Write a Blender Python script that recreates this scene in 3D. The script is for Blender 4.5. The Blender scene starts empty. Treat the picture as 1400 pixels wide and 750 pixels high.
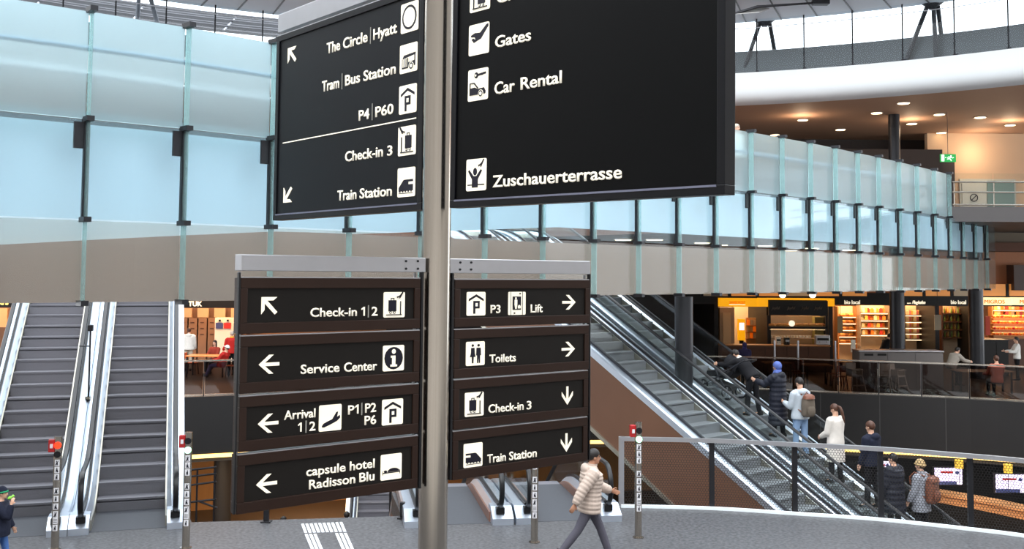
import bpy, bmesh, math, random
from mathutils import Vector, Matrix
random.seed(7)
SC = bpy.context.scene
COL = SC.collection
PI = math.pi
# ---------------------------------------------------------------- camera, sky, exposure
FPX, CYP, PITCH, ROLL, CAMH = 1420.0, 288.0, 0.0604, 0.0081, 4.0
_F = Vector((0, math.cos(PITCH), math.sin(PITCH)))
_u = Vector((0, -math.sin(PITCH), math.cos(PITCH)))
_r = Vector((1, 0, 0))
_R = _r * math.cos(ROLL) + _u * math.sin(ROLL)
_U = _u * math.cos(ROLL) - _r * math.sin(ROLL)
cd = bpy.data.cameras.new('camera')
cam = bpy.data.objects.new('camera', cd)
COL.objects.link(cam)
cd.sensor_width = 36.0
cd.lens = FPX / 1400 * 36.0
cd.shift_y = -(375 - CYP) / 1400
cd.clip_end = 400
cam.matrix_world = Matrix(((_R.x, _U.x, -_F.x, 0), (_R.y, _U.y, -_F.y, 0), (_R.z, _U.z, -_F.z, CAMH), (0, 0, 0, 1)))
SC.camera = cam
w = bpy.data.worlds.new('overcast_sky')
SC.world = w
w.use_nodes = True
_bg = w.node_tree.nodes['Background']
_bg.inputs[0].default_value = (0.90, 0.955, 1.0, 1)
_bg.inputs[1].default_value = 4.2
SC.view_settings.view_transform = 'Standard'
SC.view_settings.look = 'None'
SC.view_settings.exposure = 0.0
SC.view_settings.gamma = 1.0
SC.view_settings.use_curve_mapping = False
SC.cycles.use_denoising = True
SC.cycles.transparent_max_bounces = 32
SC.cycles.max_bounces = 8
SC.cycles.sample_clamp_indirect = 6.0
_sd = bpy.data.lights.new('soft_sun', 'SUN')
_sd.energy = 0.9
_sd.angle = 0.6
_sd.color = (1.0, 0.97, 0.92)
_so = bpy.data.objects.new('soft_sun', _sd)
COL.objects.link(_so)
_so.rotation_euler = (math.radians(34), math.radians(-12), 0)


def ray(px, py):
    d = _F + _R * ((px - 700) / FPX) + _U * ((CYP - py) / FPX)
    return d


CAM = Vector((0, 0, CAMH))


def at(px, py, Y):
    d = ray(px, py)
    return CAM + d * (Y / d.y)


def onz(px, py, z):
    d = ray(px, py)
    return CAM + d * ((z - CAMH) / d.z)


def lin(c):
    def g(x):
        x = x / 255.0
        return x / 12.92 if x <= 0.04045 else ((x + 0.055) / 1.055) ** 2.4
    return (g(c[0]), g(c[1]), g(c[2]), 1.0)


# ---------------------------------------------------------------- mesh builder
class MB:
    def __init__(s):
        s.v = []; s.f = []; s.m = []; s.k = 0; s.uv = None

    def add(s, vs, fs):
        o = len(s.v)
        s.v += [Vector(v) for v in vs]
        s.f += [tuple(i + o for i in f) for f in fs]
        s.m += [s.k] * len(fs)
        return s

    def box(s, a, b, M=None):
        x0, y0, z0 = a; x1, y1, z1 = b
        vs = [Vector(p) for p in ((x0, y0, z0), (x1, y0, z0), (x1, y1, z0), (x0, y1, z0), (x0, y0, z1), (x1, y0, z1), (x1, y1, z1), (x0, y1, z1))]
        if M is not None: vs = [M @ v for v in vs]
        return s.add(vs, [(3, 2, 1, 0), (4, 5, 6, 7), (0, 1, 5, 4), (1, 2, 6, 5), (2, 3, 7, 6), (3, 0, 4, 7)])

    def cbox(s, c, sz, M=None):
        c = Vector(c); h = Vector(sz) / 2
        return s.box(c - h, c + h, M)

    def obox(s, c, sz, rz):
        M = Matrix.Translation(Vector(c)) @ Matrix.Rotation(rz, 4, 'Z')
        h = Vector(sz) / 2
        return s.box(-h, h, M)

    def prism(s, poly, z0, z1):
        n = len(poly)
        vs = [(p[0], p[1], z0) for p in poly] + [(p[0], p[1], z1) for p in poly]
        fs = [tuple(range(n - 1, -1, -1)), tuple(range(n, 2 * n))] + [(i, (i + 1) % n, n + (i + 1) % n, n + i) for i in range(n)]
        return s.add(vs, fs)

    def prism_x(s, poly, x0, x1):
        n = len(poly)
        vs = [(x0, p[0], p[1]) for p in poly] + [(x1, p[0], p[1]) for p in poly]
        fs = [tuple(range(n - 1, -1, -1)), tuple(range(n, 2 * n))] + [(i, (i + 1) % n, n + (i + 1) % n, n + i) for i in range(n)]
        return s.add(vs, fs)

    def prism_y(s, poly, y0, y1):
        n = len(poly)
        vs = [(p[0], y0, p[1]) for p in poly] + [(p[0], y1, p[1]) for p in poly]
        fs = [tuple(range(n - 1, -1, -1)), tuple(range(n, 2 * n))] + [(i, (i + 1) % n, n + (i + 1) % n, n + i) for i in range(n)]
        return s.add(vs, fs)

    def strip_x(s, top, bot, x0, x1):
        # solid between two polylines (y,z) of equal length, from x0 to x1
        n = len(top); vs = []
        for (a, b) in zip(top, bot):
            vs += [(x0, a[0], a[1]), (x1, a[0], a[1]), (x1, b[0], b[1]), (x0, b[0], b[1])]
        fs = [(0, 1, 2, 3), tuple(4 * (n - 1) + i for i in (3, 2, 1, 0))]
        for i in range(n - 1):
            for k in range(4):
                fs.append((4 * i + k, 4 * i + (k + 1) % 4, 4 * i + 4 + (k + 1) % 4, 4 * i + 4 + k))
        return s.add(vs, fs)

    def loft(s, rings, cap=True):
        n = len(rings[0]); o = []
        for r in rings: o += list(r)
        fs = []
        for i in range(len(rings) - 1):
            for j in range(n):
                k = (j + 1) % n
                fs.append((i * n + j, i * n + k, (i + 1) * n + k, (i + 1) * n + j))
        if cap:
            fs.append(tuple(range(n - 1, -1, -1))); fs.append(tuple((len(rings) - 1) * n + j for j in range(n)))
        return s.add(o, fs)

    def tube(s, path, r, n=8, cap=True, flat=1.0, up=None):
        path = [Vector(p) for p in path]
        rs = r if isinstance(r, (list, tuple)) else [r] * len(path)
        rings = []; nrm = None
        for i, p in enumerate(path):
            t = (path[min(i + 1, len(path) - 1)] - path[max(i - 1, 0)])
            if t.length < 1e-9: t = Vector((0, 0, 1))
            t.normalize()
            if nrm is None:
                a = Vector(up) if up else (Vector((0, 0, 1)) if abs(t.z) < .9 else Vector((1, 0, 0)))
                nrm = (a - t * a.dot(t)).normalized()
            else:
                nrm = (nrm - t * nrm.dot(t)).normalized()
            b = t.cross(nrm)
            rings.append([p + (nrm * math.cos(2 * PI * j / n) * rs[i] + b * math.sin(2 * PI * j / n) * rs[i] * flat) for j in range(n)])
        return s.loft(rings, cap)

    def cyl(s, p0, p1, r0, r1=None, n=16):
        return s.tube([p0, p1], [r0, r0 if r1 is None else r1], n)

    def ell(s, c, r, nu=14, nv=9, M=None):
        c = Vector(c)
        vs = [Vector((0, 0, -1))]
        for i in range(1, nv):
            a = -PI / 2 + PI * i / nv
            for j in range(nu):
                b = 2 * PI * j / nu
                vs.append(Vector((math.cos(a) * math.cos(b), math.cos(a) * math.sin(b), math.sin(a))))
        vs.append(Vector((0, 0, 1)))
        fs = []
        for j in range(nu):
            fs.append((0, 1 + (j + 1) % nu, 1 + j))
            fs.append((len(vs) - 1, 1 + (nv - 2) * nu + j, 1 + (nv - 2) * nu + (j + 1) % nu))
        for i in range(nv - 2):
            for j in range(nu):
                a = 1 + i * nu + j; b = 1 + i * nu + (j + 1) % nu
                fs.append((a, b, b + nu, a + nu))
        vs = [Vector((v.x * r[0], v.y * r[1], v.z * r[2])) for v in vs]
        if M is not None: vs = [M @ v for v in vs]
        return s.add([v + c for v in vs], fs)

    def sweep(s, path, prof, cap=True):
        # path in world, profile (side, up): side is the horizontal right-hand normal of the path
        rings = []
        path = [Vector(p) for p in path]
        for i, p in enumerate(path):
            t = path[min(i + 1, len(path) - 1)] - path[max(i - 1, 0)]
            t.z = 0; t.normalize()
            nr = Vector((t.y, -t.x, 0))
            rings.append([p + nr * a + Vector((0, 0, b)) for a, b in prof])
        return s.loft(rings, cap)

    def mesh(s, name, mats, recalc=True, smooth=False, angle=40):
        me = bpy.data.meshes.new(name)
        me.from_pydata([tuple(v) for v in s.v], [], s.f)
        ms = mats if isinstance(mats, (list, tuple)) else [mats]
        for m in ms: me.materials.append(m)
        if len(ms) > 1: me.polygons.foreach_set('material_index', s.m)
        if recalc:
            bm = bmesh.new(); bm.from_mesh(me)
            bmesh.ops.recalc_face_normals(bm, faces=bm.faces)
            bm.to_mesh(me); bm.free()
        if smooth:
            me.polygons.foreach_set('use_smooth', [True] * len(me.polygons))
            if angle < 180: me.set_sharp_from_angle(angle=math.radians(angle))
        me.update()
        return me

    def build(s, name, mats, parent=None, smooth=False, world=False, bevel=0, angle=40, recalc=True):
        if world and parent is not None:
            Mi = wmat(parent).inverted()
            s.v = [Mi @ v for v in s.v]
        o = bpy.data.objects.new(name, s.mesh(name, mats, recalc, smooth, angle))
        COL.objects.link(o)
        if parent is not None: o.parent = parent
        if bevel:
            b = o.modifiers.new('bevel', 'BEVEL'); b.width = bevel; b.segments = 2; b.limit_method = 'ANGLE'
        return o


def wmat(o):
    M = o.matrix_basis.copy() if False else Matrix.LocRotScale(o.location, o.rotation_euler, o.scale)
    return (wmat(o.parent) @ M) if o.parent else M


def tag(o, label, cat, group=None, kind=None):
    o['label'] = label; o['category'] = cat
    if group: o['group'] = group
    if kind: o['kind'] = kind
    return o


def thing(name, label, cat, loc=(0, 0, 0), rz=0, group=None, kind=None):
    o = bpy.data.objects.new(name, None)
    o.empty_display_size = .1
    COL.objects.link(o)
    o.location = loc; o.rotation_euler = (0, 0, rz)
    return tag(o, label, cat, group, kind)


def struct(o, label=None, cat=None):
    o['kind'] = 'structure'
    if label: o['label'] = label
    if cat: o['category'] = cat
    return o


def dup(root, loc, rz=None, label=None, group=None):
    r = root.copy(); COL.objects.link(r); r.location = loc
    if rz is not None: r.rotation_euler = (0, 0, rz)
    if label: r['label'] = label
    if group: r['group'] = group
    for ch in list(root.children):
        c = ch.copy(); COL.objects.link(c); c.parent = r
        for g in list(ch.children):
            d = g.copy(); COL.objects.link(d); d.parent = c
    return r


def spline(pts, n=8):
    pts = [Vector(p) for p in pts]; out = []
    for i in range(len(pts) - 1):
        p0 = pts[max(i - 1, 0)]; p1 = pts[i]; p2 = pts[i + 1]; p3 = pts[min(i + 2, len(pts) - 1)]
        for k in range(n):
            t = k / n
            out.append(0.5 * ((2 * p1) + (p2 - p0) * t + (2 * p0 - 5 * p1 + 4 * p2 - p3) * t * t + (3 * p1 - p0 - 3 * p2 + p3) * t ** 3))
    out.append(pts[-1])
    return out


# ---------------------------------------------------------------- materials
MATS = {}


def mat(name, col, rough=.5, metal=0., spec=.5, var=.12, scale=18., emit=None, estr=0., bump=0., bscale=60., stretch=None, sharp=False):
    if name in MATS: return MATS[name]
    m = bpy.data.materials.new(name); m.use_nodes = True
    nt = m.node_tree; N = nt.nodes; L = nt.links
    p = N['Principled BSDF']
    c = lin(col)
    tc = N.new('ShaderNodeTexCoord')
    src = tc.outputs['Object']
    if stretch:
        mp = N.new('ShaderNodeMapping'); mp.inputs['Scale'].default_value = stretch
        L.new(src, mp.inputs['Vector']); src = mp.outputs['Vector']
    if var > 0:
        nz = N.new('ShaderNodeTexNoise'); nz.inputs['Scale'].default_value = scale; nz.inputs['Detail'].default_value = 4
        L.new(src, nz.inputs['Vector'])
        mx = N.new('ShaderNodeMix'); mx.data_type = 'RGBA'
        mx.inputs[6].default_value = tuple(x * (1 - var) for x in c[:3]) + (1,)
        mx.inputs[7].default_value = tuple(min(1, x * (1 + var)) for x in c[:3]) + (1,)
        if sharp:
            r_ = N.new('ShaderNodeMapRange'); r_.inputs[1].default_value = .36; r_.inputs[2].default_value = .64
            L.new(nz.outputs['Fac'], r_.inputs[0]); L.new(r_.outputs[0], mx.inputs[0])
        else:
            L.new(nz.outputs['Fac'], mx.inputs[0])
        L.new(mx.outputs[2], p.inputs['Base Color'])
    else:
        p.inputs['Base Color'].default_value = c
    p.inputs['Roughness'].default_value = rough
    p.inputs['Metallic'].default_value = metal
    p.inputs['Specular IOR Level'].default_value = spec
    if emit is not None:
        p.inputs['Emission Color'].default_value = lin(emit)
        p.inputs['Emission Strength'].default_value = estr
    if bump > 0:
        b2 = N.new('ShaderNodeTexNoise'); b2.inputs['Scale'].default_value = bscale
        L.new(src, b2.inputs['Vector'])
        bp = N.new('ShaderNodeBump'); bp.inputs['Strength'].default_value = bump; bp.inputs['Distance'].default_value = .02
        L.new(b2.outputs['Fac'], bp.inputs['Height']); L.new(bp.outputs['Normal'], p.inputs['Normal'])
    MATS[name] = m
    return m


def glass(name, tint, frost=0., frost_col=(200, 220, 225), refl=.08, rough=.02, refl_max=.6, blur=0.):
    # frosted or clear sheet glass: see-through part, milky scattering part, mirror part that grows at grazing angles
    m = bpy.data.materials.new(name); m.use_nodes = True
    nt = m.node_tree; N = nt.nodes; L = nt.links
    for n in list(N):
        if n.type != 'OUTPUT_MATERIAL': N.remove(n)
    out = [n for n in N if n.type == 'OUTPUT_MATERIAL'][0]
    if blur > 0:
        tr = N.new('ShaderNodeBsdfRefraction'); tr.inputs['Roughness'].default_value = blur; tr.inputs['IOR'].default_value = 1.3
        tr.inputs[0].default_value = lin(tint)
    else:
        tr = N.new('ShaderNodeBsdfTransparent'); tr.inputs[0].default_value = lin(tint)
    cur = tr.outputs[0]
    if frost > 0:
        tl = N.new('ShaderNodeBsdfTranslucent'); df = N.new('ShaderNodeBsdfDiffuse')
        nz = N.new('ShaderNodeTexNoise'); nz.inputs['Scale'].default_value = .7
        mc = N.new('ShaderNodeMix'); mc.data_type = 'RGBA'
        c = lin(frost_col)
        mc.inputs[6].default_value = tuple(x * .93 for x in c[:3]) + (1,); mc.inputs[7].default_value = c
        tc = N.new('ShaderNodeTexCoord'); L.new(tc.outputs['Object'], nz.inputs['Vector']); L.new(nz.outputs['Fac'], mc.inputs[0])
        L.new(mc.outputs[2], tl.inputs[0]); L.new(mc.outputs[2], df.inputs[0])
        m1 = N.new('ShaderNodeMixShader'); m1.inputs[0].default_value = .45
        L.new(tl.outputs[0], m1.inputs[1]); L.new(df.outputs[0], m1.inputs[2])
        m2 = N.new('ShaderNodeMixShader'); m2.inputs[0].default_value = frost
        L.new(cur, m2.inputs[1]); L.new(m1.outputs[0], m2.inputs[2]); cur = m2.outputs[0]
    gl = N.new('ShaderNodeBsdfGlossy'); gl.inputs['Roughness'].default_value = rough
    lw = N.new('ShaderNodeLayerWeight'); lw.inputs[0].default_value = .15
    mr = N.new('ShaderNodeMapRange'); mr.inputs[3].default_value = refl; mr.inputs[4].default_value = refl_max
    L.new(lw.outputs['Fresnel'], mr.inputs[0])
    m3 = N.new('ShaderNodeMixShader'); L.new(mr.outputs[0], m3.inputs[0]); L.new(cur, m3.inputs[1]); L.new(gl.outputs[0], m3.inputs[2])
    L.new(m3.outputs[0], out.inputs[0])
    MATS[name] = m
    return m


M_steel = mat('brushed_steel', (178, 170, 160), .2, 1., var=.16, scale=3, stretch=(40, 40, .3))
M_silver = mat('silver_deck', (205, 214, 228), .36, .9, var=.08, scale=4)
M_alu = mat('aluminium', (190, 190, 195), .35, .9, var=.06, scale=10)
M_black = mat('black_rubber', (14, 14, 18), .38, 0, .4, var=.1)
M_dark = mat('dark_metal', (40, 40, 44), .4, .5, var=.1)
M_charcoal = mat('charcoal_panel', (36, 35, 36), .45, 0, .4, var=.1, scale=2)
M_step = mat('escalator_step', (122, 121, 128), .5, .45, var=.15, scale=30, stretch=(8, 1, 1))
M_steplight = mat('escalator_step_pale', (124, 126, 131), .5, .3, var=.15, scale=30, stretch=(8, 1, 1))
M_comb = mat('landing_plate', (72, 74, 80), .6, 0, .2, var=.15, scale=20)
M_brown = mat('bronze_cladding', (118, 84, 66), .38, .35, var=.12, scale=1.2)
M_signface_up = mat('sign_face_black', (9, 9, 10), .4, 0, .1, var=.15, scale=3)
M_signframe_up = mat('sign_frame_black', (9, 10, 16), .3, 0, .3, var=.1)
M_signface = mat('sign_face_charcoal', (30, 27, 25), .4, 0, .15, var=.1, scale=4)
M_signframe = mat('sign_frame_brown', (48, 33, 27), .32, .2, .25, var=.1, scale=4)
M_cream = mat('cream_lettering', (238, 232, 215), .5, 0, .3, var=.02, emit=(255, 246, 226), estr=.42)  # cream lettering, mild emission added to its colour
M_ink = mat('pictogram_ink', (22, 20, 34), .5, 0, .3, var=.05)
M_white = mat('white_paint', (225, 228, 230), .5, 0, .4, var=.04, scale=3)
M_clear = glass('clear_glass', (248, 251, 250), 0, refl=.02, refl_max=.22)
M_smoke = glass('smoked_glass', (166, 156, 152), 0, refl=.02, refl_max=.3)
M_warm = mat('warm_lamp', (255, 236, 205), .5, emit=(255, 222, 170), estr=6.0, var=0)
# ================================================================ the hall: floors, ring roof, galleries
def flat_pts(l, z): return [(p[0], p[1], z) for p in l]


def floor_mat():
    m = mat('granite_floor', (74, 74, 77), .42, 0, .4, var=.5, scale=18, sharp=True)
    return m


M_floor = floor_mat()
M_lowfloor = mat('dark_stone', (62, 56, 52), .4, 0, .4, var=.15, scale=6)
# railing curve on our floor
RAIL = [onz(x, y, 0) for x, y in ((849, 692.7), (974, 696), (1100, 704), (1206, 711.5), (1329, 724.7), (1400, 733.5), (1500, 750), (1640, 782))]
RAILC = spline([Vector((p.x, p.y, 0)) for p in RAIL], 6)
# down escalators frame
DE = onz(708, 719, 0); DYAW = math.radians(9.3)
De = Vector((-math.sin(DYAW), math.cos(DYAW), 0)); Dr = Vector((math.cos(DYAW), math.sin(DYAW), 0))
# up escalators on the left
UYAW = math.radians(18.5)
Ue = Vector((-math.sin(UYAW), math.cos(UYAW), 0)); Ur = Vector((math.cos(UYAW), math.sin(UYAW), 0))
UB = onz(179, 697, 0); UA = UB - Ur * 1.72
edge1 = onz(262, 713.5, 0); edge2 = onz(362, 710.5, 0); edge3 = onz(549, 705, 0)
poly = [(p.x, p.y) for p in reversed(RAILC)]
for q in (DE + Dr * 1.75 + De * 1.6, DE + Dr * 1.75 + De * 2.8, DE - Dr * .92 - Dr * .94 + De * 2.8, edge3, edge2, edge1, UB + Ur * .86 + Ue * .25, UA - Ur * .86 + Ue * .25 , UA - Ur * 6):
    poly.append((q.x, q.y))
poly += [(-16, -4), (18, -4), (18, poly[0][1])]
struct(MB().prism(poly, -.35, 0).build('floor', M_floor))
# landing plates of both left escalators and the down pair lie in the floor as brushed steel sheets (built with the escalators)
# tactile guiding strips: photo shows 10 short bars, then two bands of three long bars
tl = thing('tactile_strip', 'white tactile guide bars on the granite floor below the lowest left sign', 'guide strip', onz(445, 725, 0))
M_tact = mat('tactile_white', (222, 224, 230), .5, var=.05)
for i in range(10):
    a = onz(413.5 + i * 5.85, 716 - i * .25, .0); b = onz(418 + i * 5.95, 728 - i * .15, .0)
    d = (b - a).normalized(); s = Vector((d.y, -d.x, 0)) * .022
    MB().prism([(v.x, v.y) for v in (a + s, b + s, b - s, a - s)], 0.0005, .006).build('guide_bar', M_tact, tl, world=True)
for i in (0, 1, 2, 7, 8, 9):
    a = onz(418.5 + i * 5.95, 730 - i * .15, 0); d = (onz(427 + i * 6.05, 750, 0) - a).normalized(); b = a + d * 4.5
    s = Vector((d.y, -d.x, 0)) * .022
    MB().prism([(v.x, v.y) for v in (a + s, b + s, b - s, a - s)], .0005, .006).build('guide_bar', M_tact, tl, world=True)
# two small dark stanchions on the floor edge
for (px, py), lab in (((366, 709), 'short black edge post below the left end of the bottom sign'), ((551, 704), 'short black edge post close to the steel sign pole')):
    p = onz(px, py + 2, 0)
    t = thing('edge_post', lab, 'post', p + Vector((0, -.1, 0)))
    MB().box((-.04, -.04, 0), (.04, .04, .26)).build('shaft', M_dark, t, bevel=.006)
    MB().box((-.08, -.08, 0), (.08, .08, .02)).build('base_plate', M_dark, t, bevel=.004)

# ---- lower level
LZ = -4.6
struct(MB().prism([(-40, 2), (40, 2), (40, 62), (-40, 62)], LZ - .3, LZ).build('floor_lower', M_lowfloor))
# ---- far shop floor (same level as ours) with its curved edge
FAR = spline([Vector(p) for p in ((-34, 20, 0), (-20, 28.5, 0), (-9.8, 33.4, 0), (-1, 36.3, 0), (6.8, 36.9, 0), (11.2, 35.7, 0), (16.6, 33.6, 0), (24, 28.5, 0), (30, 22, 0))], 8)
fp = [(p.x, p.y) for p in FAR] + [(40, 22), (40, 62), (-40, 62), (-40, 20)]
M_shopfloor = mat('shop_floor_stone', (92, 82, 74), .35, 0, .4, var=.12, scale=3)
struct(MB().prism(fp, -.4, 0).build('floor_shops', M_shopfloor))


def band(path, off0, off1, z0, z1):
    m = MB(); m.sweep(path, [(off0, z0), (off0, z1), (off1, z1), (off1, z0)]); return m


# path runs left to right; right-hand normal points to the hall (towards the camera)
struct(band(FAR, -.05, .12, -1.78, .02).build('wall_fascia', M_charcoal), 'dark panelled fascia under the far shop floor', 'fascia')
mj = MB()
for i in range(0, len(FAR) - 1, 3):
    p = FAR[i]; t = (FAR[i + 1] - FAR[i]).normalized(); n = Vector((t.y, -t.x, 0))
    c = p + n * .122
    mj.obox((c.x, c.y, -.88), (.03, .012, 1.78), math.atan2(t.y, t.x))
struct(mj.build('trim_1', mat('panel_joint', (66, 64, 64), .4, var=.05)))
M_strip = mat('light_strip', (255, 225, 150), .5, emit=(255, 205, 110), estr=2.6, var=0)
tag(band(FAR, .0, .16, -1.90, -1.80).build('light_strip', M_strip), 'long glowing yellow light strip along the bottom of the dark fascia', 'light')
struct(band(FAR, -6.5, .10, -2.02, -1.905).build('ceiling_lower', mat('lower_soffit', (70, 64, 58), .6, var=.1)))
# back wall of the lower level: warm timber on the left half, black on the right
FARB = [p + Vector((0, 5.2, 0)) for p in FAR]
half = len(FARB) // 2 + 2
M_timber = mat('warm_timber', (158, 116, 72), .5, 0, .3, var=.15, scale=1.5, stretch=(6, 6, .6))
struct(band(FARB[:half], -.2, 0, LZ, -1.9).build('wall_lower_left', M_timber))
struct(band(FARB[half - 1:], -.2, 0, LZ, -1.9).build('wall_lower_right', mat('black_back', (22, 20, 20), .6, var=.1)))

# ---- ring: gallery slab, white band, glazing, roof
RC = Vector((.9, 19.0, 0))


def rp(th, R, z=0):
    a = math.radians(th); return Vector((RC.x + R * math.sin(a), RC.y + R * math.cos(a), z))


ARC = [rp(t, 30) for t in range(-84, 85, 2)]


def ringband(R0, R1, z0, z1, a0=-84, a1=84, step=2):
    m = MB(); rings = []
    n = int((a1 - a0) / step)
    for i in range(n + 1):
        t = a0 + (a1 - a0) * i / n
        rings.append([rp(t, R0, z0), rp(t, R0, z1), rp(t, R1, z1), rp(t, R1, z0)])
    return m.loft(rings, True)


M_bandw = mat('white_plaster_band', (232, 236, 238), .55, 0, .3, var=.03, scale=.6)
# rounded lower lip of the white band
prof = [(0, 13.32), (0, 12.62), (.06, 12.38), (.22, 12.16), (.5, 12.02), (1.0, 11.96), (1.0, 13.32)]
mm = MB(); rings = []
for i in range(86):
    t = -85 + 2 * i
    rings.append([rp(t, 30 + a, z) for a, z in prof])
mm.loft(rings)
struct(mm.build('wall_gallery_band', M_bandw, smooth=True))
M_ceil = mat('gallery_ceiling', (188, 152, 128), .7, 0, .2, var=.05, scale=.4)
struct(ringband(30.9, 62, 12.0, 12.3).build('ceiling', M_ceil))
struct(ringband(30.9, 62, 12.3, 13.25).build('floor_terrace', mat('terrace_slab', (150, 150, 150), .8, var=.1)))
struct(ringband(31.6, 31.9, 13.3, 14.65).build('wall_terrace_parapet', mat('parapet_grey', (62, 66, 68), .35, .2, var=.15, scale=.5)), 'dark grey terrace parapet behind the roof glazing', 'parapet')
M_roof = mat('roof_underside', (200, 206, 214), .6, 0, .3, var=.08, scale=.8)
struct(ringband(26.0, 30.8, 15.85, 16.3, -180, 180, 3).build('roof', M_roof))
# roof seams
ms = MB()
for t in range(-80, 81, 3):
    a = rp(t, 26.1, 15.84); b = rp(t, 30.7, 15.84); d = Vector((-(b - a).y, (b - a).x, 0)).normalized() * .03
    ms.prism([(v.x, v.y) for v in (a + d, b + d, b - d, a - d)], 15.82, 15.855)
struct(ms.build('trim_2', M_dark))
# glazing: frameless panes with thin dark mullions
gl = thing('ring_glazing', 'curved band of frameless roof glazing with thin dark mullions above the white gallery band', 'glazing', rp(0, 30.2, 13.3))
ms = []
for t in range(-78, 79, 6):
    for q in (t, t + 3):
        if q > 78: continue
    p0 = rp(t, 30.25, 13.3); p1 = rp(t + 6, 30.25, 13.3)
M_glaze = glass('roof_glazing', (238, 244, 248), 0, refl=.02, refl_max=.3)
for t in range(-60, 63, 4):
    p0 = rp(t, 30.25); p1 = rp(t + 4, 30.25)
    MB().add([(p0.x, p0.y, 13.34), (p1.x, p1.y, 13.34), (p1.x, p1.y, 15.84), (p0.x, p0.y, 15.84)], [(0, 1, 2, 3)]).build('pane', M_glaze, gl, world=True)
    o = MB().cyl((p0.x, p0.y, 13.34), (p0.x, p0.y, 15.88), .035, n=6).build('mullion', M_dark, gl, world=True)
    MB().cbox((p0.x, p0.y - .06, 13.38), (.16, .1, .07)).build('bracket', M_dark, gl, world=True)
MB().sweep([rp(t, 30.22, 15.42) for t in range(-62, 63, 2)], [(-.02, 0), (.02, 0), (.02, .03), (-.02, .03)]).build('tension_rod', M_alu, gl, world=True)
# pale louvred roof fins outside seen through the glazing on the left
lv = thing('roof_louvre', 'pale slatted roof louvres outside the glazing at top left', 'louvre', rp(-22, 36, 14))
M_louv = mat('louvre_pale', (116, 114, 118), .6, var=.08)
for k in range(9):
    MB().sweep([rp(t, 34.5 + .5 * k, 15.7 + .22 * k + .12 * math.sin(k * 2.1)) for t in range(-44, -3, 3)], [(-.25, -.03), (.25, .0), (.25, .04), (-.25, .01)]).build('slat', M_louv, lv, world=True)
for t in (-40, -33, -26, -19, -12):
    MB().tube([rp(t, 34, 15.6), rp(t + 2.5, 39, 17.7)], .06, 6).build('slat_support', M_alu, lv, world=True)


def strut(px, py, dx1, dx2, Y, lab, third=None, ms=None):
    ms = ms or M_dark
    head = at(px, py, Y)
    t = thing('roof_strut', lab, 'strut', (head.x, head.y, 13.25), 0, 'splayed roof struts behind the glazing')
    m = MB(); m.loft([[Vector((head.x + r * math.cos(2 * PI * j / 12), head.y + .8 * r * math.sin(2 * PI * j / 12), head.z + dz)) for j in range(12)] for r, dz in ((.12, -.28), (.5, .0), (.78, .28), (.84, .34))])
    m.build('bearing_head', ms, t, world=True, smooth=True)
    k = Y / FPX
    for dx in (dx1, dx2) + ((third,) if third is not None else ()):
        yy = 1.2 if dx is not third else .2
        MB().cyl((head.x + dx * .25 * k, head.y, head.z - .15), (head.x + dx * k, head.y + yy, 13.3), .10, .10, 10).build('leg', ms, t, world=True, smooth=True)


strut(1045, 28, -26, 30, 48.1, 'splayed dark roof strut behind the glazing left of the other one')
strut(1274, 4, -26, 33, 44.6, 'splayed dark roof strut behind the glazing at far upper right', 8)
strut(196, -22, -22, 24, 44.6, 'splayed grey roof strut seen through the glazing at upper left', ms=mat('strut_grey', (120, 122, 128), .5, .2))
# hanging flood lamp bracket under the roof at the right
fl = thing('roof_spotlight', 'winged spotlight arm hanging under the grey roof beside the big sign', 'spotlight', at(1060, 8, 44))
a = at(1005, 18, 44); b = at(1036, 9, 44); c = at(1128, 3, 44)
MB().tube([a, b, c], [.05, .06, .04], 6).build('arm', M_dark, fl, world=True)
MB().add([at(1003, 19, 44), at(1032, 8, 44.4), at(1052, 11, 44.2), at(1038, 16, 43.8), at(1003, 19.6, 44), at(1032, 9.2, 44.4), at(1052, 12.4, 44.2), at(1038, 17.2, 43.8)], [(0, 1, 2, 3), (4, 5, 6, 7), (0, 1, 5, 4), (1, 2, 6, 5), (2, 3, 7, 6), (3, 0, 4, 7)]).build('reflector', mat('reflector_grey', (150, 148, 145), .4, .4), fl, world=True)
MB().cbox(at(1122, 3, 44), (.7, .4, .22), ).build('lamp_body', M_dark, fl, world=True, bevel=.03)
MB().tube([at(1122, 3, 44), at(1124, -12, 44)], .03, 6).build('suspension_rod', M_dark, fl, world=True)

# back of the hall (behind the viewer) closes the ring below the gallery
struct(ringband(30, 30.5, LZ, 15.9, 84, 276, 4).build('wall_back', mat('back_wall', (176, 170, 164), .7, var=.05)))
# ---- upper gallery (z 7) right with glass balustrade, and walls under the ring ceiling
M_beige = mat('beige_wall', (205, 176, 148), .7, 0, .2, var=.05, scale=.8)
M_darkwall = mat('dark_wall', (52, 46, 46), .6, 0, .3, var=.08, scale=.8)
gpoly = [(15.2, 36.0), (24, 35.7), (34, 33), (40, 33), (40, 62), (-40, 62), (-40, 58), (8, 58), (11, 46)]
struct(MB().box((6, 44.6, 5.13), (40, 44.9, 5.93)).build('wall_bulkhead_upper', mat('olive_wall', (112, 98, 80), .6, var=.06)))
struct(MB().box((6, 45.36, 3.42), (40, 45.6, 5.13)).build('wall_shop_upper', mat('terracotta_wall', (172, 110, 72), .6, var=.06)))
struct(MB().prism(gpoly, 5.93, 6.45).build('floor_gallery', mat('gallery_slab', (74, 70, 70), .6, var=.08)))
wy = 57.5
struct(MB().box((23.1, wy, 6.4), (42, wy + .4, 12.1)).build('wall_gallery_right', M_beige))
struct(MB().box((-40, 60.5, -5), (42, 61, 12.1)).build('wall_far', M_darkwall))
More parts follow.
